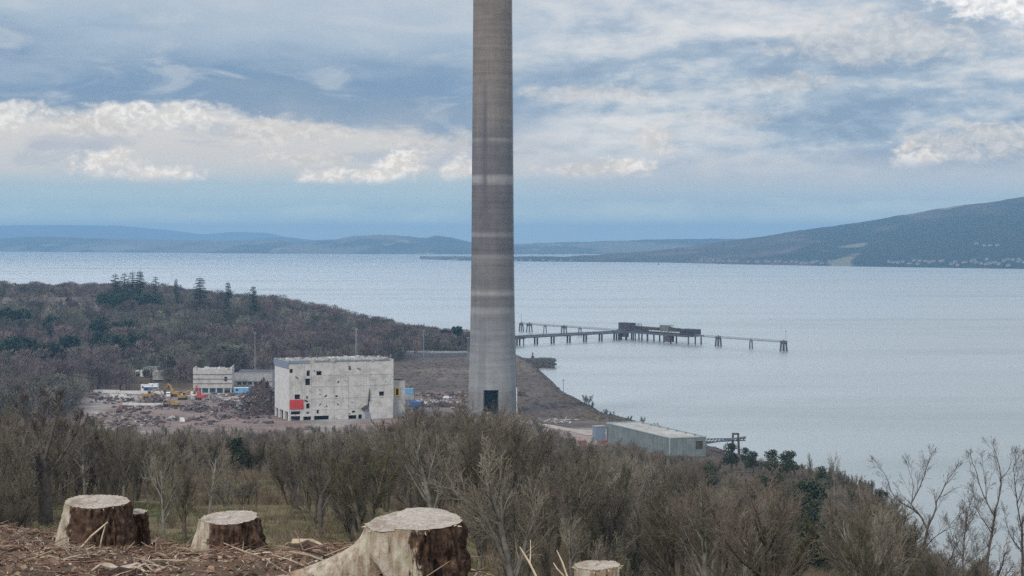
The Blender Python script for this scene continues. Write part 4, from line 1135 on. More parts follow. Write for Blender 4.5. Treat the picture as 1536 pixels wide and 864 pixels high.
# rock armour along the shore: nobody could count it
k = MB()
mt = bpy.data.materials['dark_shore_rock']
for i in range(10000):
    px = rng.uniform(772, 1130); ys = float(np.interp(px, SHP, SHY)); Y = ys - rng.uniform(-2, 36 if px > 790 else 12)
    X = (px - CX) * Y / F; s = rng.uniform(.5, 2.2); k.box((X, Y, gz(X, Y) + .1), (s, s * rng.uniform(.6, 1.1), s * rng.uniform(.4, .8)), rng.uniform(0, 3), 0, rng.uniform(-.4, .4))
struct(k.build('shore_rocks', mt), 'stuff')

# ---------------------------------------------------------------- houses
def house_mesh(name, L_, W, h, rh, wall, roof):
    k = MB(); k.box((0, 0, h / 2 - 1), (L_, W, h + 2))
    a, b = L_ / 2 + .3, W / 2 + .4
    k.quad((-a, -b, h - .15), (a, -b, h - .15), (a, 0, h + rh), (-a, 0, h + rh), 1); k.quad((a, b, h - .15), (-a, b, h - .15), (-a, 0, h + rh), (a, 0, h + rh), 1)
    i = len(k.v); k.v += [(-L_ / 2, -W / 2, h), (-L_ / 2, W / 2, h), (-L_ / 2, 0, h + rh), (L_ / 2, -W / 2, h), (L_ / 2, W / 2, h), (L_ / 2, 0, h + rh)]
    k.f += [(i, i + 2, i + 1), (i + 3, i + 4, i + 5)]; k.m += [0, 0]
    return k.mesh(name, [wall, roof])


M['villa_wall'] = noisy('dull_pale_render', [L(.24, .225, .21), L(.34, .32, .30)], .5, .9, 3)
hm = [house_mesh('shore_house', 11, 8, 4.4, 3, M['villa_wall'], M['slate']), house_mesh('shore_house', 9, 8, 5.0, 3.2, M['villa_wall'], M['tile_red']), house_mesh('shore_house', 13, 9, 3.6, 2.8, M['villa_wall'], M['slate'])]
hill_o = bpy.data.objects['hillside']


def far_house(px, back, i, label, lift=None):
    shy = float(np.interp(px, [600, 640, 700, 770, 1000, 1100, 1300, 1536], [388.8, 389.2, 391, 392, 394, 396.5, 400, 403.5])); Y = F * H0 / (shy - HY) + back
    X = (px - CX) * Y / F
    ok, loc, nrm, _ = hill_o.ray_cast((X, Y, 900), (0, 0, -1))
    if not ok: return
    o = bpy.data.objects.new('shore_house', hm[i % 3]); C.objects.link(o); o.location = (X, Y, loc[2] - .2); o.rotation_euler = (0, 0, rng.uniform(-.5, .5))
    tag(o, label, 'house', 'houses along the far shore')


bpy.context.view_layer.update()
i = 0
for lo_, hi_, n, b0, b1, lab in ((1045, 1110, 10, 60, 160, 'small white far shore house at the foot of the wooded hill, nearest to the chimney'),
                                (1120, 1262, 18, 30, 90, 'small white house in the middle stretch of the far shore under the wooded hill'),
                                (1330, 1420, 13, 30, 110, 'small pale house on the far shore in the cluster near the right edge'),
                                (1425, 1545, 22, 30, 120, 'small pale house in the dense row at the extreme right of the far shore'),
                                (1462, 1500, 4, 380, 480, 'small pale house on the far slope above the shore row at the right'),
                                (770, 860, 8, 30, 90, 'tiny pale house on the low wooded point right of the chimney')):
    for j in range(n):
        far_house(lo_ + (hi_ - lo_) * (j + rng.random()) / n, rng.uniform(b0, b1), i, lab); i += 1
# small buoy
p = (P(988, 397, 1)[0] * waterY(397.5), waterY(397.5), 0)
k = MB(); k.tube([(0, 0, -1), (0, 0, 1.5)], 2.2, 12); k.tube([(0, 0, 1.5), (0, 0, 9), (0, 0, 14)], [1.6, .8, .3], 8)
tag(k.build('navigation_buoy', M['steel_dark'], None, False, p), 'tiny dark navigation buoy alone on the open water', 'buoy')
# houses showing among the trees on the near headland
for j, (px, Y, w_, m_) in enumerate(((18, 1500, 13, 'tile_red'), (30, 1515, 9, 'slate'), (58, 1500, 10, 'slate'), (76, 1490, 14, 'tile_red'), (92, 1495, 9, 'tile_red'), (118, 1500, 10, 'tile_red'), (132, 1510, 9, 'slate'), (146, 1505, 9, 'slate'), (172, 1500, 8, 'tile_red'))):
    x, y, z = gpt(px, Y); zt = H0 - (447 - HY) * Y / F
    t = thing('villa', 'pale villa with a pitched roof showing through bare trees on the left headland', 'house', (x, y, z), rng.uniform(-.4, .4), 'villas on the headland')
    k = MB(); hh = max(zt - z - 2.5, 5); k.box((0, 0, hh / 2 - 1), (w_, 8, hh + 2)); k.build('wall', M['villa_wall'], t)
    k = MB(); a, b = w_ / 2 + .4, 4.5
    k.quad((-a, -b, hh - .2), (a, -b, hh - .2), (a, 0, hh + 3), (-a, 0, hh + 3)); k.quad((a, b, hh - .2), (-a, b, hh - .2), (-a, 0, hh + 3), (a, 0, hh + 3)); k.build('roof', M[m_], t)
    k = MB(); k.box((w_ * .3, .3, hh + 3), (1.2, .8, 2)); k.build('chimney_stack', M['rust'], t)
    for u in (-.28, .28): k = MB(); k.box((w_ * u, -4.05, hh * .6), (1.3, .1, 1.6)); k.build('window', M['glass'], t)
# ---------------------------------------------------------------- bare trees
def vadd(a, b, s=1.0): return (a[0] + b[0] * s, a[1] + b[1] * s, a[2] + b[2] * s)


def vnorm(a):
    l = sqrt(a[0] ** 2 + a[1] ** 2 + a[2] ** 2) or 1.0; return (a[0] / l, a[1] / l, a[2] / l)


def rdir(R_, d, ang):
    """direction d turned by ang around a random axis"""
    u = vnorm((R_.gauss(0, 1), R_.gauss(0, 1), R_.gauss(0, 1))); t = u[0] * d[0] + u[1] * d[1] + u[2] * d[2]
    p = vnorm(vadd(u, d, -t)); return vnorm((d[0] * cos(ang) + p[0] * sin(ang), d[1] * cos(ang) + p[1] * sin(ang), d[2] * cos(ang) + p[2] * sin(ang)))


def grow(R_, tk, tw, p, d, ln, r, lev, cfg):
    """recursive branch: thick wood goes to tk, fine wood to tw"""
    n = (7, 5, 4, 3)[lev] if lev < 4 else 2
    pts = [p]; rad = [r]; q = p; dd = d
    for i in range(n):
        dd = vnorm(vadd(rdir(R_, dd, R_.uniform(0, cfg['wob'][lev])), (0, 0, 1), cfg['up'][lev])); q = vadd(q, dd, ln / n); pts.append(q); rad.append(max(r * (1 - (.72 if lev == 0 else .85) * (i + 1) / n), cfg['rmin']))
    if lev >= cfg['levels']:
        tw.blade(p, vnorm((q[0] - p[0], q[1] - p[1], q[2] - p[2])), ln, max(r * 2, cfg['rmin'] * 2)); return
    (tk if lev <= cfg['split'] else tw).tube(pts, rad, (8, 5, 4, 3)[min(lev, 3)], 0, False)
    nc = cfg['n'][lev]; st = cfg['start'][lev]
    for i in range(nc):
        f = st + (1 - st) * (i + R_.random()) / nc; x = f * n; j = min(int(x), n - 1); x -= j
        a, b = pts[j], pts[j + 1]; o = (lerp(a[0], b[0], x), lerp(a[1], b[1], x), lerp(a[2], b[2], x)); dj = vnorm((b[0] - a[0], b[1] - a[1], b[2] - a[2]))
        rr = lerp(rad[j], rad[j + 1], x)
        l2 = ln * cfg['lr'][lev] * (1.15 - .65 * f if lev == 0 else 1.1 - .55 * f) * R_.uniform(.75, 1.2)
        grow(R_, tk, tw, o, rdir(R_, dj, R_.uniform(*cfg['ang'][lev])), l2, min(rr * .7, l2 * (.028 if lev < 1 else .02) + cfg['rmin']), lev + 1, cfg)


NEAR = dict(levels=4, split=1, n=(11, 8, 5, 4), start=(.36, .25, .15, .1), lr=(.6, .52, .5, .5), ang=((.45, .95), (.35, .9), (.35, .9), (.3, .9)), wob=(.12, .2, .2, .2, .2), up=(.02, .07, .07, .06, .0), rmin=.0075)
MID = dict(levels=3, split=1, n=(13, 9, 7), start=(.33, .2, .1), lr=(.55, .52, .55), ang=((.45, .95), (.35, .95), (.3, .95)), wob=(.10, .22, .28, .3), up=(.03, .07, .08, .0), rmin=.018)
UPR = dict(NEAR, n=(15, 8, 6, 4), lr=(.42, .5, .5, .5), ang=((.25, .6), (.3, .7), (.3, .8), (.3, .8)), start=(.3, .2, .15, .1), up=(.05, .12, .1, .05, 0))
UPRM = dict(MID, n=(15, 9, 7), lr=(.42, .5, .55), ang=((.25, .6), (.3, .7), (.3, .8)), start=(.28, .15, .1), up=(.05, .12, .1, 0))


def tree_meshes(seed, H_, cfg, stems=1, mats=None, joined=False):
    R_ = random.Random(seed); tk, tw = MB(), MB()
    for s in range(stems):
        d = vnorm((R_.uniform(-.12, .12) + (0 if stems == 1 else .35 * cos(2.4 * s + seed)), R_.uniform(-.12, .12) + (0 if stems == 1 else .35 * sin(2.4 * s + seed)), 1))
        grow(R_, tk, tw, (0, 0, -.3), d, H_ * .78 * R_.uniform(.85, 1), H_ * .019 / (1 if stems == 1 else 1.35) + .045, 0, cfg)
    mats = mats or (M['bark'], M['twig'])
    if joined:
        i = len(tk.v); tk.v += tw.v; tk.f += [tuple(q + i for q in f) for f in tw.f]; tk.m += [1] * len(tw.f)
        return tk.mesh('woodland_tree', mats, True)
    return tk.mesh('trunk', mats[0], True), tw.mesh('crown', mats[1])


TW = ['twig', 'twig_green', 'twig', 'twig_pale', 'twig_green', 'twig', 'twig_green', 'twig_red', 'twig', 'twig_pale']
near_var = [tree_meshes(100 + i, 8.0, NEAR if i % 2 else UPR, 1 if i % 4 else 3, (M['birch' if i in (3, 9) else 'bark'], M[TW[i]])) for i in range(10)]
mid_var = [tree_meshes(200 + i, 8.0, MID if i % 2 else UPRM, 1 if i % 3 else 3, (M['birch' if i in (3, 9) else 'bark'], M[TW[i]]), True) for i in range(10)]


def far_tree(seed, H_, wide):
    """coarse twiggy tree for the far wood"""
    R_ = random.Random(seed); k = MB(); k.tube([(0, 0, -.5), (0, 0, H_ * .6)], [.25, .1], 4, 0, False)
    for i in range(230):
        a = R_.uniform(0, 2 * pi); q = sqrt(R_.random()); zz = R_.random() ** .8
        env = sin(min(zz * 1.15 + .12, 1) * pi * .62 + .35) if zz < .8 else sqrt(max(0, 1 - ((zz - .6) / .42) ** 2))
        rr = wide * q * max(env, .12); p = (cos(a) * rr, sin(a) * rr, H_ * (.22 + .74 * zz)); d = rdir(R_, vnorm((cos(a) * .7, sin(a) * .7, 1)), R_.uniform(0, .7))
        k.blade(p, d, R_.uniform(.8, 1.9), R_.uniform(.12, .30), 1)
    return k.mesh('far_tree', [M['trunk_dark'], M[('twig_far_brown', 'twig_far', 'twig_far', 'twig_far_brown', 'twig_far_pale', 'twig_far_brown', 'twig_far_brown', 'twig_far')[seed - 300]]])


M['twig_far_pale'] = noisy('pale_far_twigs', [L(.09, .08, .06), L(.165, .15, .115), L(.23, .205, .16)], .03, .9, 3, world=True, rnd=.9)
far_var = [far_tree(300 + i, 10.0, 3.4 + .7 * (i % 3)) for i in range(8)]


def conifer_meshes(seed, H_, W, dens=1.0, q=1.0):
    R_ = random.Random(seed); tk, cr = MB(), MB(); tk.tube([(0, 0, -.5), (0, 0, H_ * .5), (0, 0, H_)], [H_ * .014 + .08, H_ * .009, .03], 6, 0, False)
    n = int(26 * dens)
    for j in range(n):
        f = j / n; z = H_ * (.10 + .89 * f); w = W * (1 - f) ** .85 * R_.uniform(.75, 1.1) + .15
        for i in range(max(4, int((9 - 4 * f) * dens))):
            a = R_.uniform(0, 2 * pi); l = w * R_.uniform(.7, 1.1); dr = R_.uniform(-.35, .05)
            d = vnorm((cos(a), sin(a), dr)); p0 = (0, 0, z)
            for s in range(max(3, int(l / .35))):
                t = (s + .5) / max(3, int(l / .35)); c = vadd(p0, d, l * t)
                for sd in (-1, 1):
                    b_ = vnorm((d[0] * .6 - sd * d[1], d[1] * .6 + sd * d[0], -.35 + R_.uniform(-.3, .3)))
                    cr.leaf(vadd(c, b_, .22 * q), b_, vnorm((d[0], d[1], R_.uniform(-.8, .8))), .62 * q, .17 * q)
    return tk.mesh('trunk', M['trunk_dark']), cr.mesh('crown', M['needle'])


def bushy_meshes(seed, H_, W, n=1500, leaf=.2, mat='evergreen'):
    """dense evergreen: many leaf clumps through an uneven crown"""
    R_ = random.Random(seed); tk, cr = MB(), MB(); tk.tube([(0, 0, -.5), (.1, 0, H_ * .45), (0, .1, H_ * .8)], [.18, .12, .04], 6, 0, False)
    lobes = [(R_.uniform(-.55, .55) * W, R_.uniform(-.55, .55) * W, H_ * R_.uniform(.28, .82), W * R_.uniform(.35, .62)) for i in range(9)] + [(0, 0, H_ * .8, W * .4), (0, 0, H_ * .35, W * .6)]
    for b_ in lobes: tk.tube([(0, 0, H_ * .2), (b_[0], b_[1], b_[2])], [.07, .02], 4, 0, False)
    for i in range(n):
        b_ = R_.choice(lobes); u = vnorm((R_.gauss(0, 1), R_.gauss(0, 1), R_.gauss(0, 1))); r = b_[3] * R_.uniform(.55, 1.08)
        p = (b_[0] + u[0] * r, b_[1] + u[1] * r, max(b_[2] + u[2] * r * .85, .1)); d = rdir(R_, u, R_.uniform(.3, 1.3)); q = rdir(R_, d, 1.5)
        cr.leaf(p, d, q, leaf * R_.uniform(1.2, 2.4), leaf * R_.uniform(.4, .9))
    return tk.mesh('trunk', M['trunk_dark']), cr.mesh('crown', M[mat])


con_var = [conifer_meshes(400 + i, 12.0, 2.2 + .5 * (i % 3), 1.0 - .12 * (i % 2)) for i in range(6)]
bush_var = [bushy_meshes(500 + i, 7.0, 2.6) for i in range(4)]
far_bush_var = [bushy_meshes(520 + i, 10.0, 4.6 - .7 * (i % 3), 1700, .42, 'needle') for i in range(6)]


def plant(name, meshes, loc, rz, sc, label, cat, group=None):
    t = thing(name, label, cat, loc, rz, group); t.scale = (sc,) * 3 if not hasattr(sc, '__len__') else sc
    for nm, me in zip(('trunk', 'crown'), meshes):
        o = bpy.data.objects.new(nm, me); C.objects.link(o); o.parent = t
    return t


# skyline the tree tops must stay under, so that what stands behind stays in view
ENVX = [-900, -60, 0, 40, 100, 150, 200, 300, 400, 440, 590, 612, 700, 770, 800, 850, 900, 960, 1010, 1060, 1080, 1140, 1200, 1250, 1300, 1342, 1350, 1700, 2600]
ENVY = [596, 596, 592, 586, 586, 620, 634, 636, 642, 636, 636, 606, 598, 600, 622, 646, 654, 664, 682, 686, 686, 694, 698, 700, 712, 736, 800, 812, 830]


def env_top(px, Y, j=0.0): return H0 - (float(np.interp(px, ENVX, ENVY)) + j - HY) * Y / F


placed = []
VIEW = []      # things in the wood that stand free: nothing tall grows just in front of them


def blocked(px, Y):
    return any(abs(px - a) < w_ and b_ - d_ < Y < b_ + 3 for a, b_, w_, d_ in VIEW)




def clear(x, y, r):
    for (a, b, q) in placed[-400:]:
        if (a - x) ** 2 + (b - y) ** 2 < (r + q) ** 2 * .25: return False
    return True


# --- named trees in front -------------------------------------------------------------
def limb_tree(name, label, Y, limbs, seed, base_r, cfgk=None, depth=.35):
    """tree whose main limbs follow the limbs seen in the photo, with its own depth; limbs: lists of (px,py) with radii"""
    R_ = random.Random(seed); tk, tw = MB(), MB(); b0 = P(limbs[0][0][0][0], limbs[0][0][0][1], Y); zg = gz(b0[0], b0[1]); cfg = dict(NEAR, **(cfgk or {}))
    off = (b0[0], b0[1], zg); yoff = {}
    for pts2, r0, r1 in limbs:
        pts = []; rads = []; n = len(pts2); y0 = yoff.get(pts2[0], 0.0); dirn = R_.choice((-1, 1)) * depth
        for i, (px, py) in enumerate(pts2):
            p = P(px, py, Y); yy = y0 + dirn * i * (1 if pts2 is not limbs[0][0] else .15) * .6
            yoff.setdefault((px, py), yy); pts.append((p[0] - off[0] + R_.uniform(-.03, .03), yy, p[2] - off[2])); rads.append(lerp(r0, r1, i / (n - 1)) * cfg.get('rs', 1.0))
        if pts2 is limbs[0][0]: pts.insert(0, (pts[0][0], pts[0][1], -.3)); rads.insert(0, r0 * 1.3)
        # smooth the polyline
        sp, sr = [pts[0]], [rads[0]]
        for i in range(len(pts) - 1):
            for f in (.33, .66, 1.0): sp.append(tuple(lerp(pts[i][c], pts[i + 1][c], f) + (R_.uniform(-.04, .04) if f < 1 else 0) for c in range(3))); sr.append(lerp(rads[i], rads[i + 1], f))
        tk.tube(sp, sr, 7, 0, False)
        ln = sum(sqrt(sum((sp[i + 1][c] - sp[i][c]) ** 2 for c in range(3))) for i in range(len(sp) - 1))
        st = .45 if pts2 is limbs[0][0] else .12; nb = max(int(ln * 2.0), 4)
        for i in range(nb):
            f = st + (1 - st) * (i + R_.random()) / nb; x = f * (len(sp) - 1); j = min(int(x), len(sp) - 2); x -= j
            o = tuple(lerp(sp[j][c], sp[j + 1][c], x) for c in range(3)); d = vnorm(tuple(sp[j + 1][c] - sp[j][c] for c in range(3)))
            l2 = R_.uniform(.6, 1.6) * (1.15 - .5 * f) * cfg.get('bl', 1.0)
            grow(R_, tk, tw, o, rdir(R_, d, R_.uniform(.35, .8)), l2, min(lerp(sr[j], sr[j + 1], x) * .55, .022), 1, cfg)
        for e in range(2): grow(R_, tk, tw, sp[-1], rdir(R_, vnorm(tuple(sp[-1][c] - sp[-2][c] for c in range(3))), R_.uniform(0, .4)), R_.uniform(.4, .8), r1 * .6, 1, cfg)
    t = thing(name, label, 'tree', off); m_ = (M['bark_dark'], M['twig_dark'])
    for nm, k, mm in (('trunk', tk, m_[0]), ('crown', tw, m_[1])): k.build(nm, mm, t, nm == 'trunk')
    placed.append((off[0], off[1], 3.0)); VIEW.append((limbs[0][0][0][0], Y, 34 if Y < 140 else 46, 80)); return t


M['bark_dark'] = noisy('dark_damp_bark', [L(.05, .042, .036), L(.10, .085, .072), L(.15, .13, .11)], 2.5, .9, 5, world=False)
M['twig_dark'] = noisy('dark_brown_twigs', [L(.07, .055, .05), L(.12, .095, .085)], .5, .9, 3, world=False)
M['ivy_bark'] = noisy('ivy_covered_bark', [L(.018, .022, .014), L(.045, .045, .03), L(.08, .07, .05)], 3, .85, 5, world=False)
SEGS = dict(n=(13, 4, 3, 3), lr=(.55, .7, .7, .7), rmin=.0048, rs=.62, wob=(.1, .1, .1, .12, .12), ang=((.4, .9), (.35, .7), (.35, .75), (.3, .7)), up=(.03, .06, .05, .03, 0))
limb_tree('bare_tree', 'bare tree at lower right, leaning trunk forked into two crooked limbs against the water', 118, [
    ([(1356, 866), (1366, 845), (1384, 826), (1391, 793)], .20, .13), ([(1391, 793), (1380, 773), (1368, 757), (1380, 737), (1391, 715), (1399, 692)], .10, .03), ([(1391, 793), (1404, 765), (1408, 750), (1424, 724), (1436, 708)], .10, .03),
    ([(1366, 845), (1350, 824), (1338, 806), (1326, 790)], .11, .03), ([(1380, 773), (1366, 762), (1350, 752), (1341, 742), (1334, 718), (1322, 700)], .06, .02), ([(1384, 826), (1400, 806), (1420, 790), (1434, 770)], .06, .02), ([(1368, 757), (1372, 730), (1366, 705)], .05, .015)], 1, .2, SEGS)
limb_tree('bare_tree', 'tall bare tree with several upright limbs against the water, just left of the picture edge', 122, [
    ([(1478, 866), (1482, 834), (1488, 800), (1491, 775)], .17, .11), ([(1491, 775), (1500, 740), (1503, 720), (1500, 694), (1496, 676)], .09, .025), ([(1491, 775), (1478, 750), (1468, 728), (1458, 700), (1452, 688)], .07, .02),
    ([(1488, 800), (1472, 778), (1462, 760), (1456, 736)], .06, .02), ([(1482, 834), (1464, 850), (1446, 840), (1434, 822)], .05, .02), ([(1503, 720), (1514, 704), (1518, 688)], .05, .015), ([(1478, 750), (1474, 720), (1470, 690)], .05, .015)], 2, .2, SEGS)
limb_tree('bare_tree', 'bare tree at the right picture edge with a dark straight trunk and fan of twigs', 126, [
    ([(1534, 870), (1534, 830), (1532, 790)], .16, .10), ([(1532, 790), (1524, 755), (1520, 730), (1516, 702), (1518, 686)], .08, .02), ([(1532, 790), (1542, 745), (1546, 700)], .08, .02), ([(1534, 830), (1512, 800), (1504, 770)], .06, .02), ([(1524, 755), (1534, 720), (1532, 690)], .05, .015)], 3, .2, SEGS)
limb_tree('bare_tree', 'thin bare sapling between the two forked trees at lower right', 112, [
    ([(1446, 870), (1444, 835), (1447, 800), (1450, 780)], .10, .05), ([(1447, 800), (1458, 775), (1462, 758)], .05, .015), ([(1444, 835), (1432, 812), (1426, 792)], .05, .015), ([(1450, 780), (1452, 762)], .04, .015)], 4, .15, SEGS)
limb_tree('bare_tree', 'low bare tree with crossing branches at the very bottom, right of the leaning tree', 105, [
    ([(1412, 880), (1420, 850), (1430, 826)], .09, .05), ([(1420, 850), (1408, 832), (1398, 818)], .05, .015), ([(1430, 826), (1440, 806)], .04, .015), ([(1412, 880), (1450, 846), (1478, 826)], .06, .02), ([(1450, 846), (1456, 822)], .03, .01)], 5, .15, SEGS)
limb_tree('bare_tree', 'dark tree whose low fork opens in a V above the grass by the low stump', 128, [
    ([(484, 816), (480, 790), (481, 768), (483, 742)], .24, .18), ([(483, 742), (496, 718), (506, 698), (514, 676)], .13, .03), ([(483, 742), (470, 712), (462, 690), (452, 664)], .12, .03), ([(481, 768), (500, 738), (520, 716), (530, 690)], .08, .02),
    ([(480, 790), (456, 762), (440, 740), (428, 712)], .07, .02), ([(496, 718), (490, 690), (486, 662)], .07, .02)], 6, .3)
limb_tree('bare_tree', 'dark tree right of the forked tree with two long limbs bending upwards', 132, [
    ([(612, 800), (614, 765), (614, 735), (612, 712)], .17, .13), ([(612, 712), (624, 690), (634, 668), (640, 650)], .09, .02), ([(612, 712), (600, 690), (596, 668), (588, 652)], .08, .02), ([(614, 735), (640, 715), (656, 690)], .07, .02), ([(614, 765), (590, 738), (576, 716)], .06, .02)], 7, .3)
# ivy clad tree on the left
t = limb_tree('ivy_clad_tree', 'thick ivy dark trunked tree with a broad bare crown behind the large left stump', 150, [
    ([(69, 784), (69, 750), (68, 720), (66, 690)], .62, .40), ([(66, 690), (58, 655), (48, 625), (40, 604)], .20, .04), ([(66, 690), (76, 655), (84, 622), (88, 598)], .22, .04), ([(68, 720), (96, 680), (116, 650), (124, 628)], .14, .03),
    ([(68, 720), (38, 685), (16, 660), (4, 640)], .14, .03), ([(69, 750), (110, 722), (136, 700), (146, 676)], .09, .03), ([(76, 655), (64, 628), (62, 600)], .10, .03), ([(69, 750), (30, 728), (10, 706)], .08, .03)], 8, .8, dict(bl=1.5, rmin=.012))
t.children[0].data.materials[0] = M['ivy_bark'] if t.children[0].name.startswith('trunk') else t.children[0].data.materials[0]

# evergreens in the wood on the right and elsewhere
for px, Y, h, w, lab in ((1203, 300, 8.0, 1.2, 'dark evergreen bush highest on the wooded rise at the right'), (1222, 180, 6.6, 1.1, 'dark round evergreen low among the bare trees at the right'),
                         (1098, 560, 8.5, 1.0, 'dark evergreen in front of the conveyor trestle'), (1159, 520, 8.0, 1.0, 'narrow dark evergreen right of the conveyor trestle on the wooded rise'),
                         (1186, 515, 7.5, 1.2, 'broad dark evergreen on the skyline of the wooded rise'), (1212, 345, 8.5, 1.2, 'large dark evergreen below the skyline of the wooded rise'), (1143, 380, 7.5, 1.0, 'dark evergreen left of the large one on the wooded rise'),
                         (1062, 430, 6.5, 1.1, 'low dark evergreen under the right end of the green shed'), (866, 470, 4.4, .9, 'small dark evergreen under the red and white hoarding'), (356, 300, 7.0, .8, 'small dark heart shaped evergreen among bare trees below the derelict building'),
                         (1178, 505, 7.0, .8, 'slim dark evergreen left of the broad one on the skyline'), (1233, 485, 6.0, .9, 'small dark evergreen at the right end of the skyline row'), (1118, 600, 6.5, .9, 'small rounded evergreen right of the trestle by the water'),
                         (1130, 540, 6.5, 1.3, 'low dark evergreen between the trestle and the narrow skyline evergreen'), (1165, 440, 5.5, 1.4, 'dark evergreen just under the narrow skyline evergreen'), (1195, 400, 6.0, 1.3, 'dark evergreen between the skyline row and the large evergreen'), (1260, 300, 4.5, 1.2, 'dark evergreen right of the slim bare tree on the wooded rise'), (1320, 480, 5.0, 1.5, 'dark evergreen on the right hand end of the wooded rise above the water')):
    x, y, z = gpt(px, Y); zt = env_top(px, Y, -8 if px > 1080 else 0); i = int(px) % 4
    plant('evergreen_tree', bush_var[i], (x, y, z), px, (h / 7 * w, h / 7 * w, h / 7), lab, 'tree', 'evergreens in the wood')
    placed.append((x, y, 2.0)); VIEW.append((px, Y, 62 if Y < 200 else 45 if Y < 420 else 24, 190))
for px, Y, top, lab in ((1215, 440, 660, 'tall thin bare tree standing up from the wooded rise'), (1251, 420, 668, 'slim bare tree standing up at the right of the wooded rise'), (1243, 425, 690, 'thin bare sapling beside the slim tree on the wooded rise')):
    x, y, z = gpt(px, Y); h = H0 - (top - HY) * Y / F - z
    plant('bare_tree', near_var[6 if px != 1251 else 3], (x, y, z), px, (h / 8 * .55, h / 8 * .55, h / 8), lab, 'tree')

# --- the wood below the stumps: the nearest as single trees, the rest as one wood --------
def hash_cell(X, Y, sp, s=0): q = sin(int(X / sp) * 127.1 + int(Y / sp) * 311.7 + s * 53.3) * 43758.5453; return q - math.floor(q)


def wood_points():
    out = []; R_ = random.Random(77); tries = 0
    cells = {}
    while tries < 60000:
        tries += 1
        Y = 74 + 700 * R_.random() ** 1.25; px = R_.uniform(-420, 1900); X = (px - CX) * Y / F
        sp = (2.7 + Y / 170.0) * (1.3 if px > 740 and Y < 240 else 1.0)
        if Y < 175 and 20 < px < 720 and hash_cell(X, Y, sp) > (.16 if Y > 118 else .05): continue
        if Y < 100 and px < 760: continue
        if px > 1352 and not (Y > 105): continue
        if 215 < Y < 290 and px < 420 and hash_cell(X, Y, sp, 5) < .75: continue          # the clearing
        g = fb1(X / 30., Y / 30., 61, 2)
        if g < .42 and hash_cell(X, Y, sp, 3) < .6: continue
        if Y > 640 and not 130 < px < 860 and not px < 60 and not (Y < 676 and 860 <= px < 1075): continue
        z = gz(X, Y)
        if z < 2.0: continue
        h = R_.choice((R_.uniform(4.5, 8), R_.uniform(7.5, 11), R_.uniform(9, 13.5))) * (1 if Y > 120 else .85) + (2.5 if 590 < px < 790 and Y > 180 else 0)
        if blocked(px, Y):
            if Y < 160: continue
            h = R_.uniform(2.4, 3.6)
        mx = env_top(px, Y, R_.uniform(-6, 22)) - z
        if mx < 2.2: continue
        if h > mx:
            if mx < h * .4 and hash_cell(X, Y, sp, 7) < .6: continue
            h = mx
        key = (int(X / sp), int(Y / sp))
        if key in cells: continue
        cells[key] = 1
        out.append((X, Y, z - .1, h, px))
    return out


pts = wood_points()
R_ = random.Random(19)
for i in range(32):      # a taller stand whose tips cross the foot of the chimney
    px = 602 + i * 6 + R_.uniform(-4, 4); Y = R_.uniform(215, 300); X = (px - CX) * Y / F; z = gz(X, Y); pts.append((X, Y, z - .1, H0 - (R_.uniform(592, 612) - HY) * Y / F - z, px))
for i in range(26):      # and in front of the green shed
    px = 880 + i * 7.2 + R_.uniform(-3, 3); Y = R_.uniform(330, 560); X = (px - CX) * Y / F; z = gz(X, Y); pts.append((X, Y, z - .1, max(H0 - (float(np.interp(px, ENVX, ENVY)) + R_.uniform(-6, 10) - HY) * Y / F - z, 5), px))
vis = sorted([p for p in pts if -60 < p[4] < 1600], key=lambda p: p[1] / p[3] ** .5)
front = vis[:290]; fs = set(id(p) for p in front); rest = [p for p in pts if id(p) not in fs]
print('wood', len(pts), 'front', len(front), front[-1][1])
WL = 'leafless grey brown tree crowded into the wood on the slope below the stumps'
for i, p in enumerate(front):
    s = p[3] / 8.0 * 1.0; w = s * rng.uniform(.8, 1.15) * (1.0 if p[3] > 5 else 1.25)
    plant('woodland_tree', near_var[(i * 3 + int(p[0])) % 10], (p[0], p[1], p[2]), rng.uniform(0, 6.28), (w, w, s), WL, 'tree', 'bare trees of the wood below the stumps')


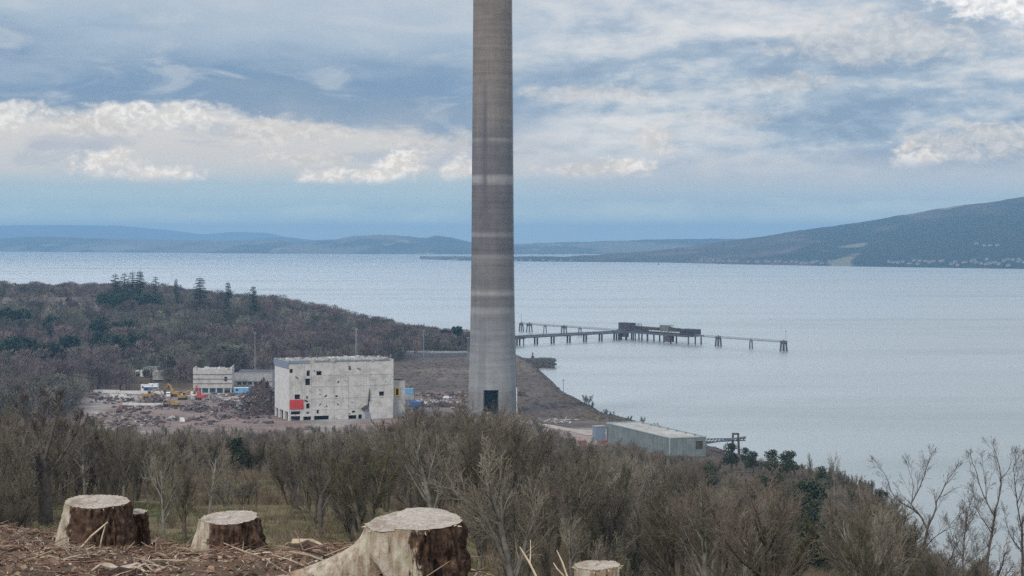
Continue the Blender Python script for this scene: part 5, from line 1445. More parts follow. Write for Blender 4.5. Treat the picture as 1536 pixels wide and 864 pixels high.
def scatter(name, pts, meshes, label=None):
    """one object: points that carry instances of meshes (geometry nodes)"""
    col = bpy.data.collections.new(name + '_kinds')
    for i, me in enumerate(meshes):
        o = bpy.data.objects.new('%s_kind_%02d' % (name, i), me); col.objects.link(o)
    me = bpy.data.meshes.new(name); me.from_pydata([p[0] for p in pts], [], [])
    for an, ty, vals in (('rot', 'FLOAT_VECTOR', [q for p in pts for q in (0, 0, p[1])]), ('scl', 'FLOAT_VECTOR', [q for p in pts for q in p[2]]), ('idx', 'INT', [p[3] for p in pts])):
        a = me.attributes.new(an, ty, 'POINT'); a.data.foreach_set('vector' if ty == 'FLOAT_VECTOR' else 'value', vals)
    o = bpy.data.objects.new(name, me); C.objects.link(o)
    ng = bpy.data.node_groups.new(name, 'GeometryNodeTree'); ng.interface.new_socket('Geometry', in_out='INPUT', socket_type='NodeSocketGeometry'); ng.interface.new_socket('Geometry', in_out='OUTPUT', socket_type='NodeSocketGeometry')
    N = ng.nodes; gi = N.new('NodeGroupInput'); go = N.new('NodeGroupOutput'); ip = N.new('GeometryNodeInstanceOnPoints'); ci = N.new('GeometryNodeCollectionInfo')
    ci.inputs['Collection'].default_value = col; ci.inputs['Separate Children'].default_value = True; ci.inputs['Reset Children'].default_value = True
    def at(n, t): x = N.new('GeometryNodeInputNamedAttribute'); x.data_type = t; x.inputs['Name'].default_value = n; return x.outputs['Attribute']
    er = N.new('FunctionNodeEulerToRotation'); lk = ng.links.new
    lk(at('rot', 'FLOAT_VECTOR'), er.inputs[0]); lk(gi.outputs[0], ip.inputs['Points']); lk(ci.outputs[0], ip.inputs['Instance']); ip.inputs['Pick Instance'].default_value = True
    lk(at('idx', 'INT'), ip.inputs['Instance Index']); lk(er.outputs[0], ip.inputs['Rotation']); lk(at('scl', 'FLOAT_VECTOR'), ip.inputs['Scale']); lk(ip.outputs[0], go.inputs[0])
    md = o.modifiers.new('scatter', 'NODES'); md.node_group = ng
    o['kind'] = 'stuff'
    if label: o['label'] = label
    return o


scatter('woodland', [((p[0], p[1], p[2]), rng.uniform(0, 6.28), (lambda s, w: (w, w, s))(p[3] / 8, p[3] / 8 * rng.uniform(.85, 1.2) * (1 if p[3] > 5 else 1.3)), rng.randrange(10)) for p in rest], mid_var, 'dense leafless wood continuing down to the shore')

# undergrowth: brambles and young shoots between the trees
def shoot_mesh(seed):
    R_ = random.Random(seed); k = MB()
    for i in range(70):
        a = R_.uniform(0, 6.28); r = R_.uniform(0, .7); d = vnorm((R_.uniform(-.5, .5), R_.uniform(-.5, .5), 1)); k.blade((cos(a) * r, sin(a) * r, -.1), d, R_.uniform(.6, 1.7), .022)
        if i % 2: p = vadd((cos(a) * r, sin(a) * r, 0), d, R_.uniform(.3, 1)); d2 = rdir(R_, d, .7); k.blade(p, d2, .5, .016)
    return k.mesh('undergrowth', M['undergrowth'])


M['undergrowth'] = noisy('brown_undergrowth', [L(.11, .085, .055), L(.17, .13, .09), L(.23, .18, .12)], .3, .95, 3, world=False, rnd=.7)
sv = [shoot_mesh(600 + i) for i in range(4)]; up = []
R_ = random.Random(5)
for i in range(6500):
    Y = 60 + 620 * R_.random() ** 1.5; px = R_.uniform(-200, 1750); X = (px - CX) * Y / F
    if Y < 185 and 20 < px < 720 and R_.random() < .80: continue
    z = gz(X, Y)
    if z < 2: continue
    s = R_.uniform(.6, 1.6); up.append(((X, Y, z), R_.uniform(0, 6.28), (s * 1.2, s * 1.2, s), R_.randrange(4)))
# bare scrub on the brown field and around the site
for i in range(2600):
    px = R_.uniform(590, 1010); ys = float(np.interp(px, SHP, SHY)); Y = R_.uniform(690, min(ys - 8, 1250)); X = (px - CX) * Y / F; z = gz(X, Y)
    if z < 1.5 or (770 < px < 920 and 735 < Y < 845): continue
    s = R_.uniform(.5, 1.3); up.append(((X, Y, z), R_.uniform(0, 6.28), (s * 1.6, s * 1.6, s * .8), R_.randrange(4)))
scatter('undergrowth', up, sv, 'brown bramble and young shoots between the trees')

# --- far wood on the headland -----------------------------------------------------------
HSX = [-600, 0, 50, 100, 150, 200, 250, 300, 380, 440, 480, 560, 620, 690, 720]
HSY = [418, 421, 427, 427, 428, 424, 428, 434, 444, 450, 456, 478, 492, 496, 500]
fp = []; R_ = random.Random(8)
BASEX = [-600, 0, 100, 140, 250, 290, 350, 410, 470, 540, 592, 650, 720]; BASEY = [700, 720, 840, 985, 1010, 1040, 1100, 1080, 1110, 1150, 1230, 1340, 1350]
def pick(X, Y, R_):
    b_ = fb1(X / 60.0, Y / 110.0, 81, 3) + R_.uniform(-.13, .13); return R_.choice((1, 4, 7, 2)) if b_ < .5 else R_.choice((0, 3, 5, 6))


for i in range(7600):
    px = R_.uniform(-600, 715); y0 = float(np.interp(px, BASEX, BASEY)); Y = y0 + (2050 - y0) * R_.random() ** 1.1; X = (px - CX) * Y / F
    if 1450 < Y < 1505 and px < 185 and R_.random() < .75: continue
    if 985 < Y < 1105 and 196 < px < 250 and R_.random() < .9: continue
    z = gz(X, Y); mx = H0 - (float(np.interp(px, HSX, HSY)) + R_.uniform(-4, 6) + 9 * (fb1(px / 17.0, 3.3, 91, 2) - .5) - HY) * Y / F - z
    if z < 1.2 or mx < 3: continue
    h = min(R_.choice((R_.uniform(6, 10), R_.uniform(9, 13), R_.uniform(11, 17))), mx); s = h / 10
    fp.append(((X, Y, z - .2), R_.uniform(0, 6.28), (s * R_.uniform(.8, 1.3), s * R_.uniform(.8, 1.3), s), pick(X, Y, R_)))
scatter('far_wood', fp, far_var, 'purple brown leafless wood covering the left headland')

CF = [(173, 1500, 409, 'spiky dark conifer at the left of the tight skyline group', 1), (187, 1520, 408, 'spiky dark conifer second in the tight skyline group', 1), (199, 1500, 406, 'tallest spiky dark conifer in the tight skyline group', 1), (210, 1510, 405, 'tall spiky dark conifer at the right of the tight skyline group', 1),
      (233, 1500, 413, 'dark conifer standing just right of the tight skyline group', .8), (264, 1520, 417, 'small pale conifer top between the skyline group and the lone fir', .6), (300, 1480, 415, 'lone broad dark fir on the headland skyline', 1.3), (342, 1480, 422, 'slim dark conifer right of the lone broad fir', .8), (380, 1470, 428, 'slim dark conifer furthest right on the headland skyline', .8)]
for px, Y, top, lab, w in CF:
    x, y, z = gpt(px, Y, -1.0); h = H0 - (top - HY) * Y / F - z; s = h / 12
    w *= 1.55; plant('conifer', con_var[int(px) % 6], (x, y, z), px, (s * w, s * w, s), lab, 'conifer', 'conifers on the headland')
EV = [(162, 1480, 428, 1.0, 'rounded dark evergreen under the left of the skyline conifers'), (180, 1470, 424, 1.1, 'broad dark evergreen under the tight skyline conifers'), (205, 1465, 424, 1.1, 'dark evergreen under the right of the tight skyline conifers'), (219, 1480, 421, .9, 'rounded dark evergreen at the right of the skyline conifers'),
      (10, 1300, 442, 1.2, 'dark evergreen among the villas at the far left edge'), (32, 1300, 446, 1.0, 'dark evergreen below the villas near the left edge'), (76, 1260, 452, .8, 'small dark evergreen below the middle villas'), (150, 1260, 446, .9, 'dark evergreen below the right hand villas'), (186, 1250, 444, .8, 'dark evergreen right of the villas'),
      (202, 1150, 472, 1.3, 'largest dark evergreen in the middle of the headland wood'), (165, 1140, 488, 1.0, 'dark evergreen left of the largest one in the headland wood'), (146, 1160, 490, .8, 'small dark evergreen two left of the largest one'), (104, 1120, 490, .9, 'dark evergreen alone at the left of the headland wood'), (40, 1090, 496, 1.1, 'dark evergreen near the left edge halfway down the headland'),
      (18, 1090, 500, 1.0, 'dark evergreen at the left edge halfway down the headland'), (75, 1060, 514, .9, 'small dark evergreen low in the headland wood'), (340, 1120, 520, 1.5, 'dark evergreen right behind the concrete shell'), (365, 1130, 530, 1.0, 'dark evergreen by the lamp mast behind the concrete shell'), (683, 1360, 490, 1.1, 'dark evergreen at the end of the headland touching the chimney'), (668, 1370, 494, .9, 'dark evergreen second from the chimney at the end of the headland'), (218, 1065, 556, .9, 'dark evergreen by the huts left of the concrete shell'), (128, 1010, 560, 1.2, 'dark evergreen at the foot of the headland wood')]
for px, Y, top, w, lab in EV:
    x, y, z = gpt(px, Y, -.5); h = min(max(H0 - (top - HY) * Y / F - z, 5), 18); s = h / 10
    plant('evergreen_tree', far_bush_var[int(px) % 6], (x, y, z), px, (s * w * 1.2, s * w * 1.2, s * 1.1), lab, 'tree', 'evergreens of the headland wood')
for i in range(105):
    px = R_.uniform(-40, 470); Y = R_.uniform(1030, 1440); x, y, z = gpt(px, Y, -.4)
    if z < 7 or (185 < px < 300 and Y < 1120) or (px > 280 and Y < 1130): continue
    s = R_.uniform(.5, 1.15); plant('evergreen_tree', far_bush_var[i % 6] if i % 3 else con_var[i % 4], (x, y, z), i, (s * .85, s * .85, s * (1 if i % 3 else .85)), 'small dark evergreen scattered singly through the leafless headland wood', 'tree', 'small evergreens dotted through the headland wood')
# bushes on the shore right of the chimney
for i, (px, s, lab) in enumerate(((806, 1.4, 'shore bush highest up the curved bank right of the chimney'), (838, 1.0, 'small shore bush halfway down the curved bank'), (880, 2.4, 'largest shore bush on the curved bank right of the chimney'), (888, 1.6, 'shore bush hard against the largest one on the bank'), (910, 1.4, 'pale shore bush just below the largest one on the bank'), (918, 1.2, 'low shore bush between the pale bush and the green shed'), (944, 1.2, 'shore bush behind the far end of the green shed roof'), (964, 1.5, 'shore bush behind the middle of the green shed roof'), (985, 1.2, 'shore bush behind the near end of the green shed roof'))):
    ys = float(np.interp(px, SHP, SHY)); x, y, z = gpt(px, ys - 13, -.2)
    plant('shore_bush', near_var[(0, 4)[i % 2]], (x, y, z), px, (s * .55, s * .55, s * .42), lab, 'bush', 'bushes on the shore bank')
x, y, z = gpt(845, 1030); k = MB(); k.tube([(0, 0, -.5), (0, 0, 8.5)], [.16, .1], 6); k.box((0, 0, 7.6), (2.2, .2, .2)); k.box((0, 0, 8.6), (.3, .3, .3)); tag(k.build('utility_pole', M['steel_dark'], None, False, (x, y, z)), 'thin dark pole standing on the curved shore bank', 'pole')
# ---------------------------------------------------------------- stumps on the felled slope
def stump_mats():
    m, nt, b = new_mat('stump_side')
    at = nt.nodes.new('ShaderNodeVertexColor'); at.layer_name = 'bare'; v = texco(nt); r, g_, _b = [E(nt, o) for o in (lambda n: (nt.links.new(at.outputs[0], n.inputs[0]), n.outputs)[1])(nt.nodes.new('ShaderNodeSeparateColor'))]
    mp = nt.nodes.new('ShaderNodeMapping'); mp.inputs['Scale'].default_value = (14, 14, 2.2); nt.links.new(v.s, mp.inputs[0]); fib = noise(nt, E(nt, mp.outputs[0]), 2.0, 7, .7)
    fine = noise(nt, v, 26, 8, .7); big = noise(nt, v, 7, 5, .65)
    bark = fine.ramp([(.28, L(.014, .009, .007)), (.46, L(.055, .033, .024)), (.6, L(.125, .075, .05)), (.76, L(.26, .185, .13))])
    wood = fib.ramp([(.3, L(.09, .06, .042)), (.42, L(.30, .235, .17)), (.55, L(.44, .385, .31)), (.75, L(.57, .53, .46))])
    wood = mix(nt, big.step(.5, .35) * .6, wood, L(.27, .16, .085))
    moss = mix(nt, big.step(.56, .72) * .8, wood, L(.33, .325, .20))
    f = (r * .85 + (fine - .5) * .7 + (big - .5) * 1.6 + (fib - .5) * 1.1).step(.40, .58)
    c = mix(nt, f, bark, moss)
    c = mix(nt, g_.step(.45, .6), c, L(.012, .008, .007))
    nt.links.new(c.s, b.inputs['Base Color']); b.inputs['Roughness'].default_value = .9
    bump(nt, b, fib * .6 + fine, .9, .012)
    m2, nt, b = new_mat('stump_cut_face'); v = texco(nt); x, y, z = split(v)
    wb = noise(nt, v, 5, 5, .6); d = ((x * x + y * y) ** .5)
    rings = ((d + (wb - .5) * .05) * 420.0)._m('SINE'); an_ = y._m('ARCTAN2', x); crk = noise(nt, comb(nt, an_ * 4.5, d * 3.0, 0.0), 2.2, 4, .6); rad = noise(nt, v, 18, 8, .75)
    c = rad.ramp([(.25, L(.26, .21, .17)), (.5, L(.45, .405, .36)), (.75, L(.60, .57, .53))])
    st = noise(nt, v, 4.2, 6, .65)
    c = mix(nt, st.step(.47, .66) * .8, c, L(.25, .175, .125))
    c = mix(nt, rings.step(.2, 1.0) * .25, c, L(.28, .2, .14))
    c = mix(nt, ((crk - .5) * (crk - .5) * 900.0).step(.25, .0) * d.step(.02, .08) * .7, c, L(.10, .07, .05))
    ch = noise(nt, v, 60, 5, .7); c = mix(nt, 1.0, c, ch.ramp([(.3, L(.7, .68, .66)), (.7, L(1.15, 1.14, 1.12))]), 'MULTIPLY')
    at = nt.nodes.new('ShaderNodeVertexColor'); at.layer_name = 'bare'
    sc_ = nt.nodes.new('ShaderNodeSeparateColor'); nt.links.new(at.outputs[0], sc_.inputs[0]); rim = E(nt, sc_.outputs[0])
    c = mix(nt, (rim + (rad - .5) * .3).step(.80, 1.0) * .45, c, L(.34, .31, .23))
    nt.links.new(c.s, b.inputs['Base Color']); b.inputs['Roughness'].default_value = .85
    bump(nt, b, rad + rings * .05, .5, .006)
    return m, m2


M['stump_side'], M['cut_face'] = stump_mats()


def stump(name, label, px, py_top, wpx, Y, py_foot, seed, roots, bare, tilt=(0.0, .08), flare=.35, cav=None, asp=1.0, shelf=0.0):
    """px: middle of the cut face, py_top its middle; roots (angle, reach, width); bare (from, to) angles of peeled wood"""
    c = P(px, py_top, Y); r0 = wpx / 2 * Y / F; zb = gz(c[0], Y + r0) - .12; h = c[2] - zb
    t = thing(name, label, 'tree stump', (c[0], Y + r0, zb), 0, 'stumps on the felled slope')
    R_ = random.Random(seed); n, m = 128, 34; vs, fs_, col = [], [], []
    ph = [R_.uniform(0, 6.28) for i in range(6)]
    def rad(a, q):     # q 0 top .. 1 bottom
        k = 1 + .05 * sin(2 * a + ph[0]) + .035 * sin(3 * a + ph[1]) + .022 * sin(5 * a + ph[2]) + .014 * sin(11 * a + ph[3]) + .01 * sin(23 * a + ph[4]) + q * (.07 * sin(3 * a + ph[5]) + .05 * sin(5 * a + ph[2]) + .03 * sin(8 * a + ph[0]))
        e = flare * q ** 1.15
        for (ra, re, rw) in roots:
            da = (a - ra + pi) % (2 * pi) - pi; e += re * exp(-(da / (rw * (1.15 - .35 * q))) ** 2) * q ** (1.9 if re > 1 else 1.1)
        nn = vn1(a * 5 + seed, q * 3.0, seed) - .5
        return r0 * (k + e + .07 * nn * (.3 + q))
    for j in range(m + 1):
        q = j / m
        for i in range(n):
            a = 2 * pi * i / n; rr = rad(a, q); x, y = cos(a) * rr, sin(a) * rr * asp
            zt = h + tilt[0] * x + tilt[1] * y * 1.0
            if shelf: zt -= shelf * (1 if x < -r0 * .35 + .02 * sin(9 * y / r0) else 0) * .5 * (1 + min(1, max(0, (-x / r0 - .35) * 3)))
            zt += .006 * (R_.random() - .5)
            z = lerp(zt, -.15, q ** .9)
            bar = 0.0
            lo, hi = bare; aa = (a - lo) % (2 * pi); wd = (hi - lo) % (2 * pi)
            if aa < wd: bar = min(1, min(aa, wd - aa) * 1.7)
            for (ra, re, rw) in roots:
                if re > 1.0:
                    da = (a - ra + pi) % (2 * pi) - pi; bar = max(bar, min(1, max(0, 1.3 - abs(da) / rw * .8)) * (1 if q < .95 else .6))
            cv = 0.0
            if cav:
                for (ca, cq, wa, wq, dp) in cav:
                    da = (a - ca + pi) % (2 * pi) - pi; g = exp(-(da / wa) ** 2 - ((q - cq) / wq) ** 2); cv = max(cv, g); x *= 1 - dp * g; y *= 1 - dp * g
            nz = .02 * (vn1(a * 22, z * 18, seed + 3) - .5) * (1 + 2 * (1 - bar)) * (0 if q == 0 else 1)
            s = 1 + nz / max(r0, .05); vs.append((x * s, y * s, z)); col.append((bar, cv, 0))
    for j in range(m):
        for i in range(n): a, b_ = j * n + i, j * n + (i + 1) % n; fs_.append((a, a + n, b_ + n, b_))
    me = bpy.data.meshes.new('stump_wood'); me.from_pydata(vs, [], fs_); me.materials.append(M['stump_side'])
    me.polygons.foreach_set('use_smooth', [True] * len(fs_)); at = me.color_attributes.new('bare', 'FLOAT_COLOR', 'POINT'); at.data.foreach_set('color', [q for c_ in col for q in (c_[0], c_[1], 0, 1)])
    o = bpy.data.objects.new('stump_wood', me); C.objects.link(o); o.parent = t
    vs2, f2, c2 = [], [], []; K = 14
    for k in range(K + 1):
        q = k / K
        for i in range(n):
            x, y, z = vs[i]; cz = h + tilt[0] * x * q + tilt[1] * y * q
            zz = (z * q ** 2 + cz * (1 - q ** 2)) + .002 + (.004 * (R_.random() - .5) if k < K else 0)
            if shelf: zz = lerp(zz, h + tilt[0] * x * q + tilt[1] * y * q - shelf * .5 * (1 if x * q < -r0 * .35 + .02 * sin(9 * y * q / r0) else 0) * (1 + min(1, max(0, (-x * q / r0 - .35) * 3))), .9) + .002
            vs2.append((x * q * .996, y * q * .996, zz)); c2.append(q)
    for k in range(K):
        for i in range(n): a, b_ = k * n + i, k * n + (i + 1) % n; f2.append((a, a + n, b_ + n, b_))
    me = bpy.data.meshes.new('cut_face'); me.from_pydata(vs2, [], f2); me.materials.append(M['cut_face'])
    at = me.color_attributes.new('bare', 'FLOAT_COLOR', 'POINT'); at.data.foreach_set('color', [q for c_ in c2 for q in (c_, 0, 0, 1)])
    o = bpy.data.objects.new('cut_face', me); C.objects.link(o); o.parent = t
    # splinters of holding wood and bark flaps at the rim
    k = MB()
    for i in range(24):
        a = R_.uniform(0, 2 * pi); j = int(a / (2 * pi) * n) % n; p = vs[j]; k.blade((p[0] * .985, p[1] * .985, p[2] - .01), vnorm((cos(a) * .5, sin(a) * .5, R_.uniform(-.3, 1))), R_.uniform(.008, .028), .012)
    k.build('rim_splinters', M['straw'], t); return t


M['straw'] = noisy('pale_dry_stalks', [L(.30, .23, .15), L(.46, .37, .25), L(.58, .50, .37)], 9, .9, 4)
PIh = pi / 2
stump('tree_stump', 'largest pale stump with a long peeled root reaching left and a dark hollow below', 618, 789, 138, 9.0, 868, 3, [(pi + .10, 13.0, .17), (-PIh - .75, .25, .3), (-.3, .1, .4)], (pi - .5, 1.5 * pi + .35), (.0, .13), .10,
      [(-PIh - .92, .40, .20, .12, .45), (-PIh + .62, .34, .10, .16, .12)], .95, .02)
stump('tree_stump', 'large stump at the left with a flat grey cut face and a dark bark front', 135, 758.5, 92, 14.5, 818, 4, [(pi + .25, .55, .4), (-PIh - .2, .35, .4), (-.4, .25, .4)], (pi - .6, 1.5 * pi - .42), (-.02, .10), .26, None, 1.0, 0)
stump('tree_stump', 'small stump grown against the right side of the large left stump', 200, 770, 33, 14.9, 818, 5, [(-.15, .75, .4), (-PIh, .4, .5)], (pi - .6, 1.5 * pi - .9), (.0, .10), .25)
stump('tree_stump', 'low wide stump with a pale lichened left flank, right of the paired stumps', 338, 783, 90, 13.2, 832, 6, [(pi + .3, .45, .4), (-.25, .85, .35), (-PIh + .3, .3, .5)], (pi - .5, 1.5 * pi - .25), (.02, .08), .34)
stump('tree_stump', 'small pale stump at the bottom edge right of the largest stump', 897, 853.5, 66, 11.2, 880, 7, [(pi + .1, .6, .4), (-.2, .15, .3)], (pi - 1, 2 * pi), (.04, .06), .1)


def wedge_log():
    c = P(462, 832, 12.2); x, y, z = c[0], 12.2, gz(c[0], 12.2)
    t = thing('cut_log', 'short dark cut log end lying between the low stump and the largest stump', 'log', (x, y, z))
    k = MB(); k.tube([(-.10, .02, .04), (0.0, 0, .065), (.16, -.05, .02)], [.075, .085, .07], 14); k.build('log_wood', M['bark_log'], t)
    k = MB(); k.tube([(-.10, .02, .125), (.02, -.005, .125), (.15, -.05, .075)], [.025, .03, .02], 6); k.build('pale_split', M['straw'], t)


M['bark_log'] = noisy('dark_brown_log_bark', [L(.02, .014, .012), L(.06, .04, .032), L(.15, .11, .085)], 14, .9, 6, .4)
wedge_log()


def split_root():
    c = P(205, 856, 9.9); x, y = c[0], c[1]; z = gz(x, y); R_ = random.Random(61)
    t = thing('split_root', 'pale split root wood with a dark hollow at the bottom edge below the left stumps', 'root', (x, y, z))
    k = MB(); pts = [(-.24, .04, .01)]
    for i in range(9): p = pts[-1]; pts.append((p[0] + R_.uniform(.03, .07), p[1] + R_.uniform(-.03, .015), .03 + R_.uniform(-.022, .022)))
    k.tube(pts, [.006] + [R_.uniform(.008, .026) for i in range(8)] + [.004], 5)
    for i in range(7):
        p = R_.choice(pts[2:8]); a = R_.uniform(-1.2, .6); k.tube([p, (p[0] + cos(a) * .06, p[1] + sin(a) * .06, p[2] + R_.uniform(-.01, .03)), (p[0] + cos(a + .2) * .14, p[1] + sin(a + .2) * .14, R_.uniform(-.01, .03))], [.012, .009, .002], 4)
    k.build('root_wood', M['root_wood'], t)
    k = MB(); k.tube([(-.16, -.04, .0), (-.08, -.06, .02), (.02, -.08, .01), (.08, -.07, .0)], [.014, .03, .024, .01], 7); k.build('dark_bark', M['bark_log'], t)


M['root_wood'] = noisy('weathered_root_wood', [L(.16, .11, .08), L(.38, .31, .24), L(.52, .46, .38)], 12, .9, 6, .3)
split_root()


def stalk(label, pts, Y, r, m='straw'):
    q = [P(px, py, Y) for px, py in pts]; b_ = q[0]; k = MB(); k.tube([(p[0] - b_[0], (p[1] - b_[1]) + .06 * i, p[2] - b_[2]) for i, p in enumerate(q)], [r * (1 - .5 * i / (len(q) - 1)) for i in range(len(q))], 5)
    tag(k.build('dead_stalk', M[m], None, False, b_), label, 'dead stalk', 'dead stalks')


stalk('long pale stick leaning across the front of the large left stump', [(110, 834), (134, 806), (156, 787)], 12.8, .011)
stalk('thin upright dead stalk just right of the leaning pale stick', [(148, 830), (150, 808), (152, 793)], 12.9, .006)
stalk('pale stalk leaning left, first right of the largest stump', [(806, 868), (794, 846), (780, 826)], 10.2, .007)
stalk('dead stalk leaning left, nearest to the small bottom stump', [(852, 868), (844, 846), (836, 831)], 10.3, .006)
stalk('thin upright dead stalk beside the leftmost leaning stalk at the bottom edge', [(795, 846), (796, 830), (796, 815)], 10.3, .004)
stalk('short dead stalk between the two leaning stalks at the bottom edge', [(846, 864), (836, 856), (831, 850)], 10.2, .005)

# brash: twigs, chips and bark left by the felling
M['br0'] = noisy('brash_dark', [L(.03, .018, .014), L(.08, .048, .035)], 8, .95, 4)
M['br1'] = noisy('brash_red_brown', [L(.13, .075, .055), L(.24, .15, .11)], 8, .95, 4)
M['br2'] = noisy('brash_tan', [L(.22, .15, .10), L(.36, .27, .19)], 8, .95, 4)
M['br3'] = noisy('brash_pale', [L(.40, .32, .23), L(.56, .48, .38)], 8, .95, 4)
BR = [M['br0'], M['br1'], M['br2'], M['br3']]


def scatter_xy(R_):
    Y = 7.5 + 11.5 * R_.random() ** 1.2; px = R_.uniform(-330, 1000); return (px - CX) * Y / F, Y


k = MB(); R_ = random.Random(31)
for i in range(15000):
    x, y = scatter_xy(R_); z = gz(x, y); a = R_.uniform(0, 6.28); l = R_.choice((.03, .05, .05, .08, .08, .12, .2)) * R_.uniform(.6, 1.4); e = R_.gauss(.05, .16)
    d = (cos(a) * cos(e), sin(a) * cos(e), sin(e)); r = R_.uniform(.0012, .0032) * (1 + .8 * (l > .15)); z += R_.uniform(0, .05); b_ = R_.uniform(-.008, .012)
    k.tube([(x, y, z), (x + d[0] * l * .5, y + d[1] * l * .5, z + d[2] * l * .5 + b_), (x + d[0] * l, y + d[1] * l, z + d[2] * l)], [r, r * .9, r * .5], 3, R_.choices((0, 1, 2, 3), (3, 6, 4, 1.6))[0], False)
o = k.build('brash', BR); struct(o, 'stuff')['label'] = 'brown twigs and branches littering the felled slope'
k = MB(); R_ = random.Random(32)
for i in range(16000):
    x, y = scatter_xy(R_); z = gz(x, y) + R_.uniform(0, .03); u = vnorm((R_.gauss(0, 1), R_.gauss(0, 1), R_.gauss(0, .45))); v = rdir(R_, u, 1.57); s = R_.uniform(.006, .02) * (2.0 if R_.random() < .08 else 1)
    k.leaf((x, y, z), u, v, s * 2, s * .5, R_.choices((0, 1, 2, 3), (3, 6, 4.5, 1.8))[0])
o = k.build('wood_chips', BR); struct(o, 'stuff')['label'] = 'bark flakes and wood chips on the felled slope'
k = MB(); R_ = random.Random(33)   # clods and lumps of bark
for i in range(420):
    x, y = scatter_xy(R_); s = R_.uniform(.02, .06); k.box((x, y, gz(x, y) + s * .2), (s * R_.uniform(1, 2.6), s, s * R_.uniform(.5, .9)), R_.uniform(0, 3), R_.choices((0, 1, 2), (5, 4, 1))[0], R_.uniform(-.4, .4), R_.uniform(.5, .9))
o = k.build('bark_debris', BR); struct(o, 'stuff')['label'] = 'lumps of bark and earth on the felled slope'
# grass on the slope beyond the stumps
gm = MB(); R_ = random.Random(34)
for i in range(70): a = R_.uniform(0, 6.28); r = R_.uniform(0, .5); gm.blade((cos(a) * r, sin(a) * r, -.03), vnorm((R_.uniform(-.8, .8), R_.uniform(-.8, .8), 1)), R_.uniform(.15, .4), .03)
M['grass'] = noisy('rough_grass', [L(.075, .082, .032), L(.115, .12, .048), L(.19, .165, .09)], .25, .95, 3, rnd=.4)
gme = gm.mesh('grass_tuft', M['grass']); gp = []
for i in range(9000):
    Y = 50 + 240 * R_.random() ** 1.5; px = R_.uniform(-150, 1500); X = (px - CX) * Y / F
    if fb1(X / 14.0, Y / 14.0, 21, 4) < .46: continue
    s = R_.uniform(.7, 1.6); gp.append(((X, Y, gz(X, Y)), R_.uniform(0, 6.28), (s * 1.3, s * 1.3, s), 0))
scatter('grass', gp, [gme], 'rough green grass on the slope below the stumps')

# ---------------------------------------------------------------- sky, sun, air, camera
AIR, AIRJ = 9.0e-5, (.24, .44, .67)      # density of the air and the light it scatters
SUN_EL, SUN_AZ = radians(38), radians(-148)     # azimuth from +Y towards +X
w = bpy.data.worlds.new('World'); SC.world = w; w.use_nodes = True; nt = w.node_tree
for n in list(nt.nodes): nt.nodes.remove(n)
out = nt.nodes.new('ShaderNodeOutputWorld')
sky = nt.nodes.new('ShaderNodeTexSky'); sky.sky_type = 'NISHITA'; sky.sun_disc = False; sky.sun_elevation = SUN_EL; sky.sun_rotation = SUN_AZ
sky.altitude = 80; sky.dust_density = 1.5
bg1 = nt.nodes.new('ShaderNodeBackground'); bg1.inputs[1].default_value = .09; nt.links.new(sky.outputs[0], bg1.inputs[0])
d = texco(nt, 'Generated'); x, y, z = split(d)
U = x._m('ARCTAN2', y) * (180 / pi); V = z._m('ARCSINE') * (180 / pi)     # degrees right of +Y, degrees up
nA = noise(nt, comb(nt, U * .16, V * .55, 1.3), 1.0, 9, .55, .4)
nB = noise(nt, comb(nt, U * .55, V * 1.5, 4.2), 1.0, 10, .6, .3)
nC = noise(nt, comb(nt, U * .10 + V * .2, V * .52 - U * .07, 7.7), 1.0, 7, .52, .35)
nD = noise(nt, comb(nt, U * 1.6, V * 2.6, 2.2), 1.0, 5, .55)
nE = noise(nt, comb(nt, U * 1.1, V * 1.7, 9.2), 1.0, 6, .56, .8)
nF = noise(nt, comb(nt, U * 3.4, V * 4.6, 5.2), 1.0, 4, .5, .5)
nG = noise(nt, comb(nt, U * .3 + V * .1, V * 1.0, 12.2), 1.0, 9, .6, .8)
left = 1.0 * (U * -1.0).step(-3.5, 2.5)
# what the air (below) takes from and adds to the light of the sky low over the horizon
def thru(c, v):
    c = s2l(c) if max(c[:3]) > 2 else c
    T = max(exp(-AIR * 245.0 / math.tan(radians(max(v, .35)))), .16)
    return tuple(min(max((c[i] - (1 - T) * AIRJ[i]) / T, .04), 2.2) for i in range(3)) + (1.0,)


def vramp(val, stops, lo, hi): return val.ramp([(v, thru(c, v)) for v, c in stops], lo, hi)


# left half: haze, cream cloud band, ragged edge, dark stratus above
wob = (nA - .5) * 1.6 + (nB - .5) * 1.6 + (nD - .5) * .5
edge = V + wob - (U * -.085).clamp() * .55
colL = vramp(V + (nB - .5) * .8, [(0, (176, 203, 220)), (.5, (168, 199, 219)), (1.0, (162, 195, 216)), (1.6, (172, 198, 215)), (2.1, (198, 206, 213)), (3.0, (211, 212, 214)), (4.2, (222, 221, 220))], -.5, 7.5)
colL = mix(nt, (nG - .5).step(.03, .14) * V.step(1.7, 2.5) * .55, colL, thru((178, 190, 206), 2.8))
darkL = vramp(V + (nC - .5) * 4.5 + (nB - .5) * 1.6, [(2.6, (158, 178, 199)), (3.6, (138, 164, 191)), (4.5, (128, 158, 190)), (5.2, (152, 175, 199)), (6.0, (170, 189, 208)), (7.2, (183, 197, 212)), (8.0, (202, 209, 218))], 0, 8.5)
darkL = mix(nt, (nG - .5).step(-.02, .16) * .6, darkL, thru((192, 203, 214), 5))
colL = mix(nt, edge.step(2.85, 3.5), colL, darkL)
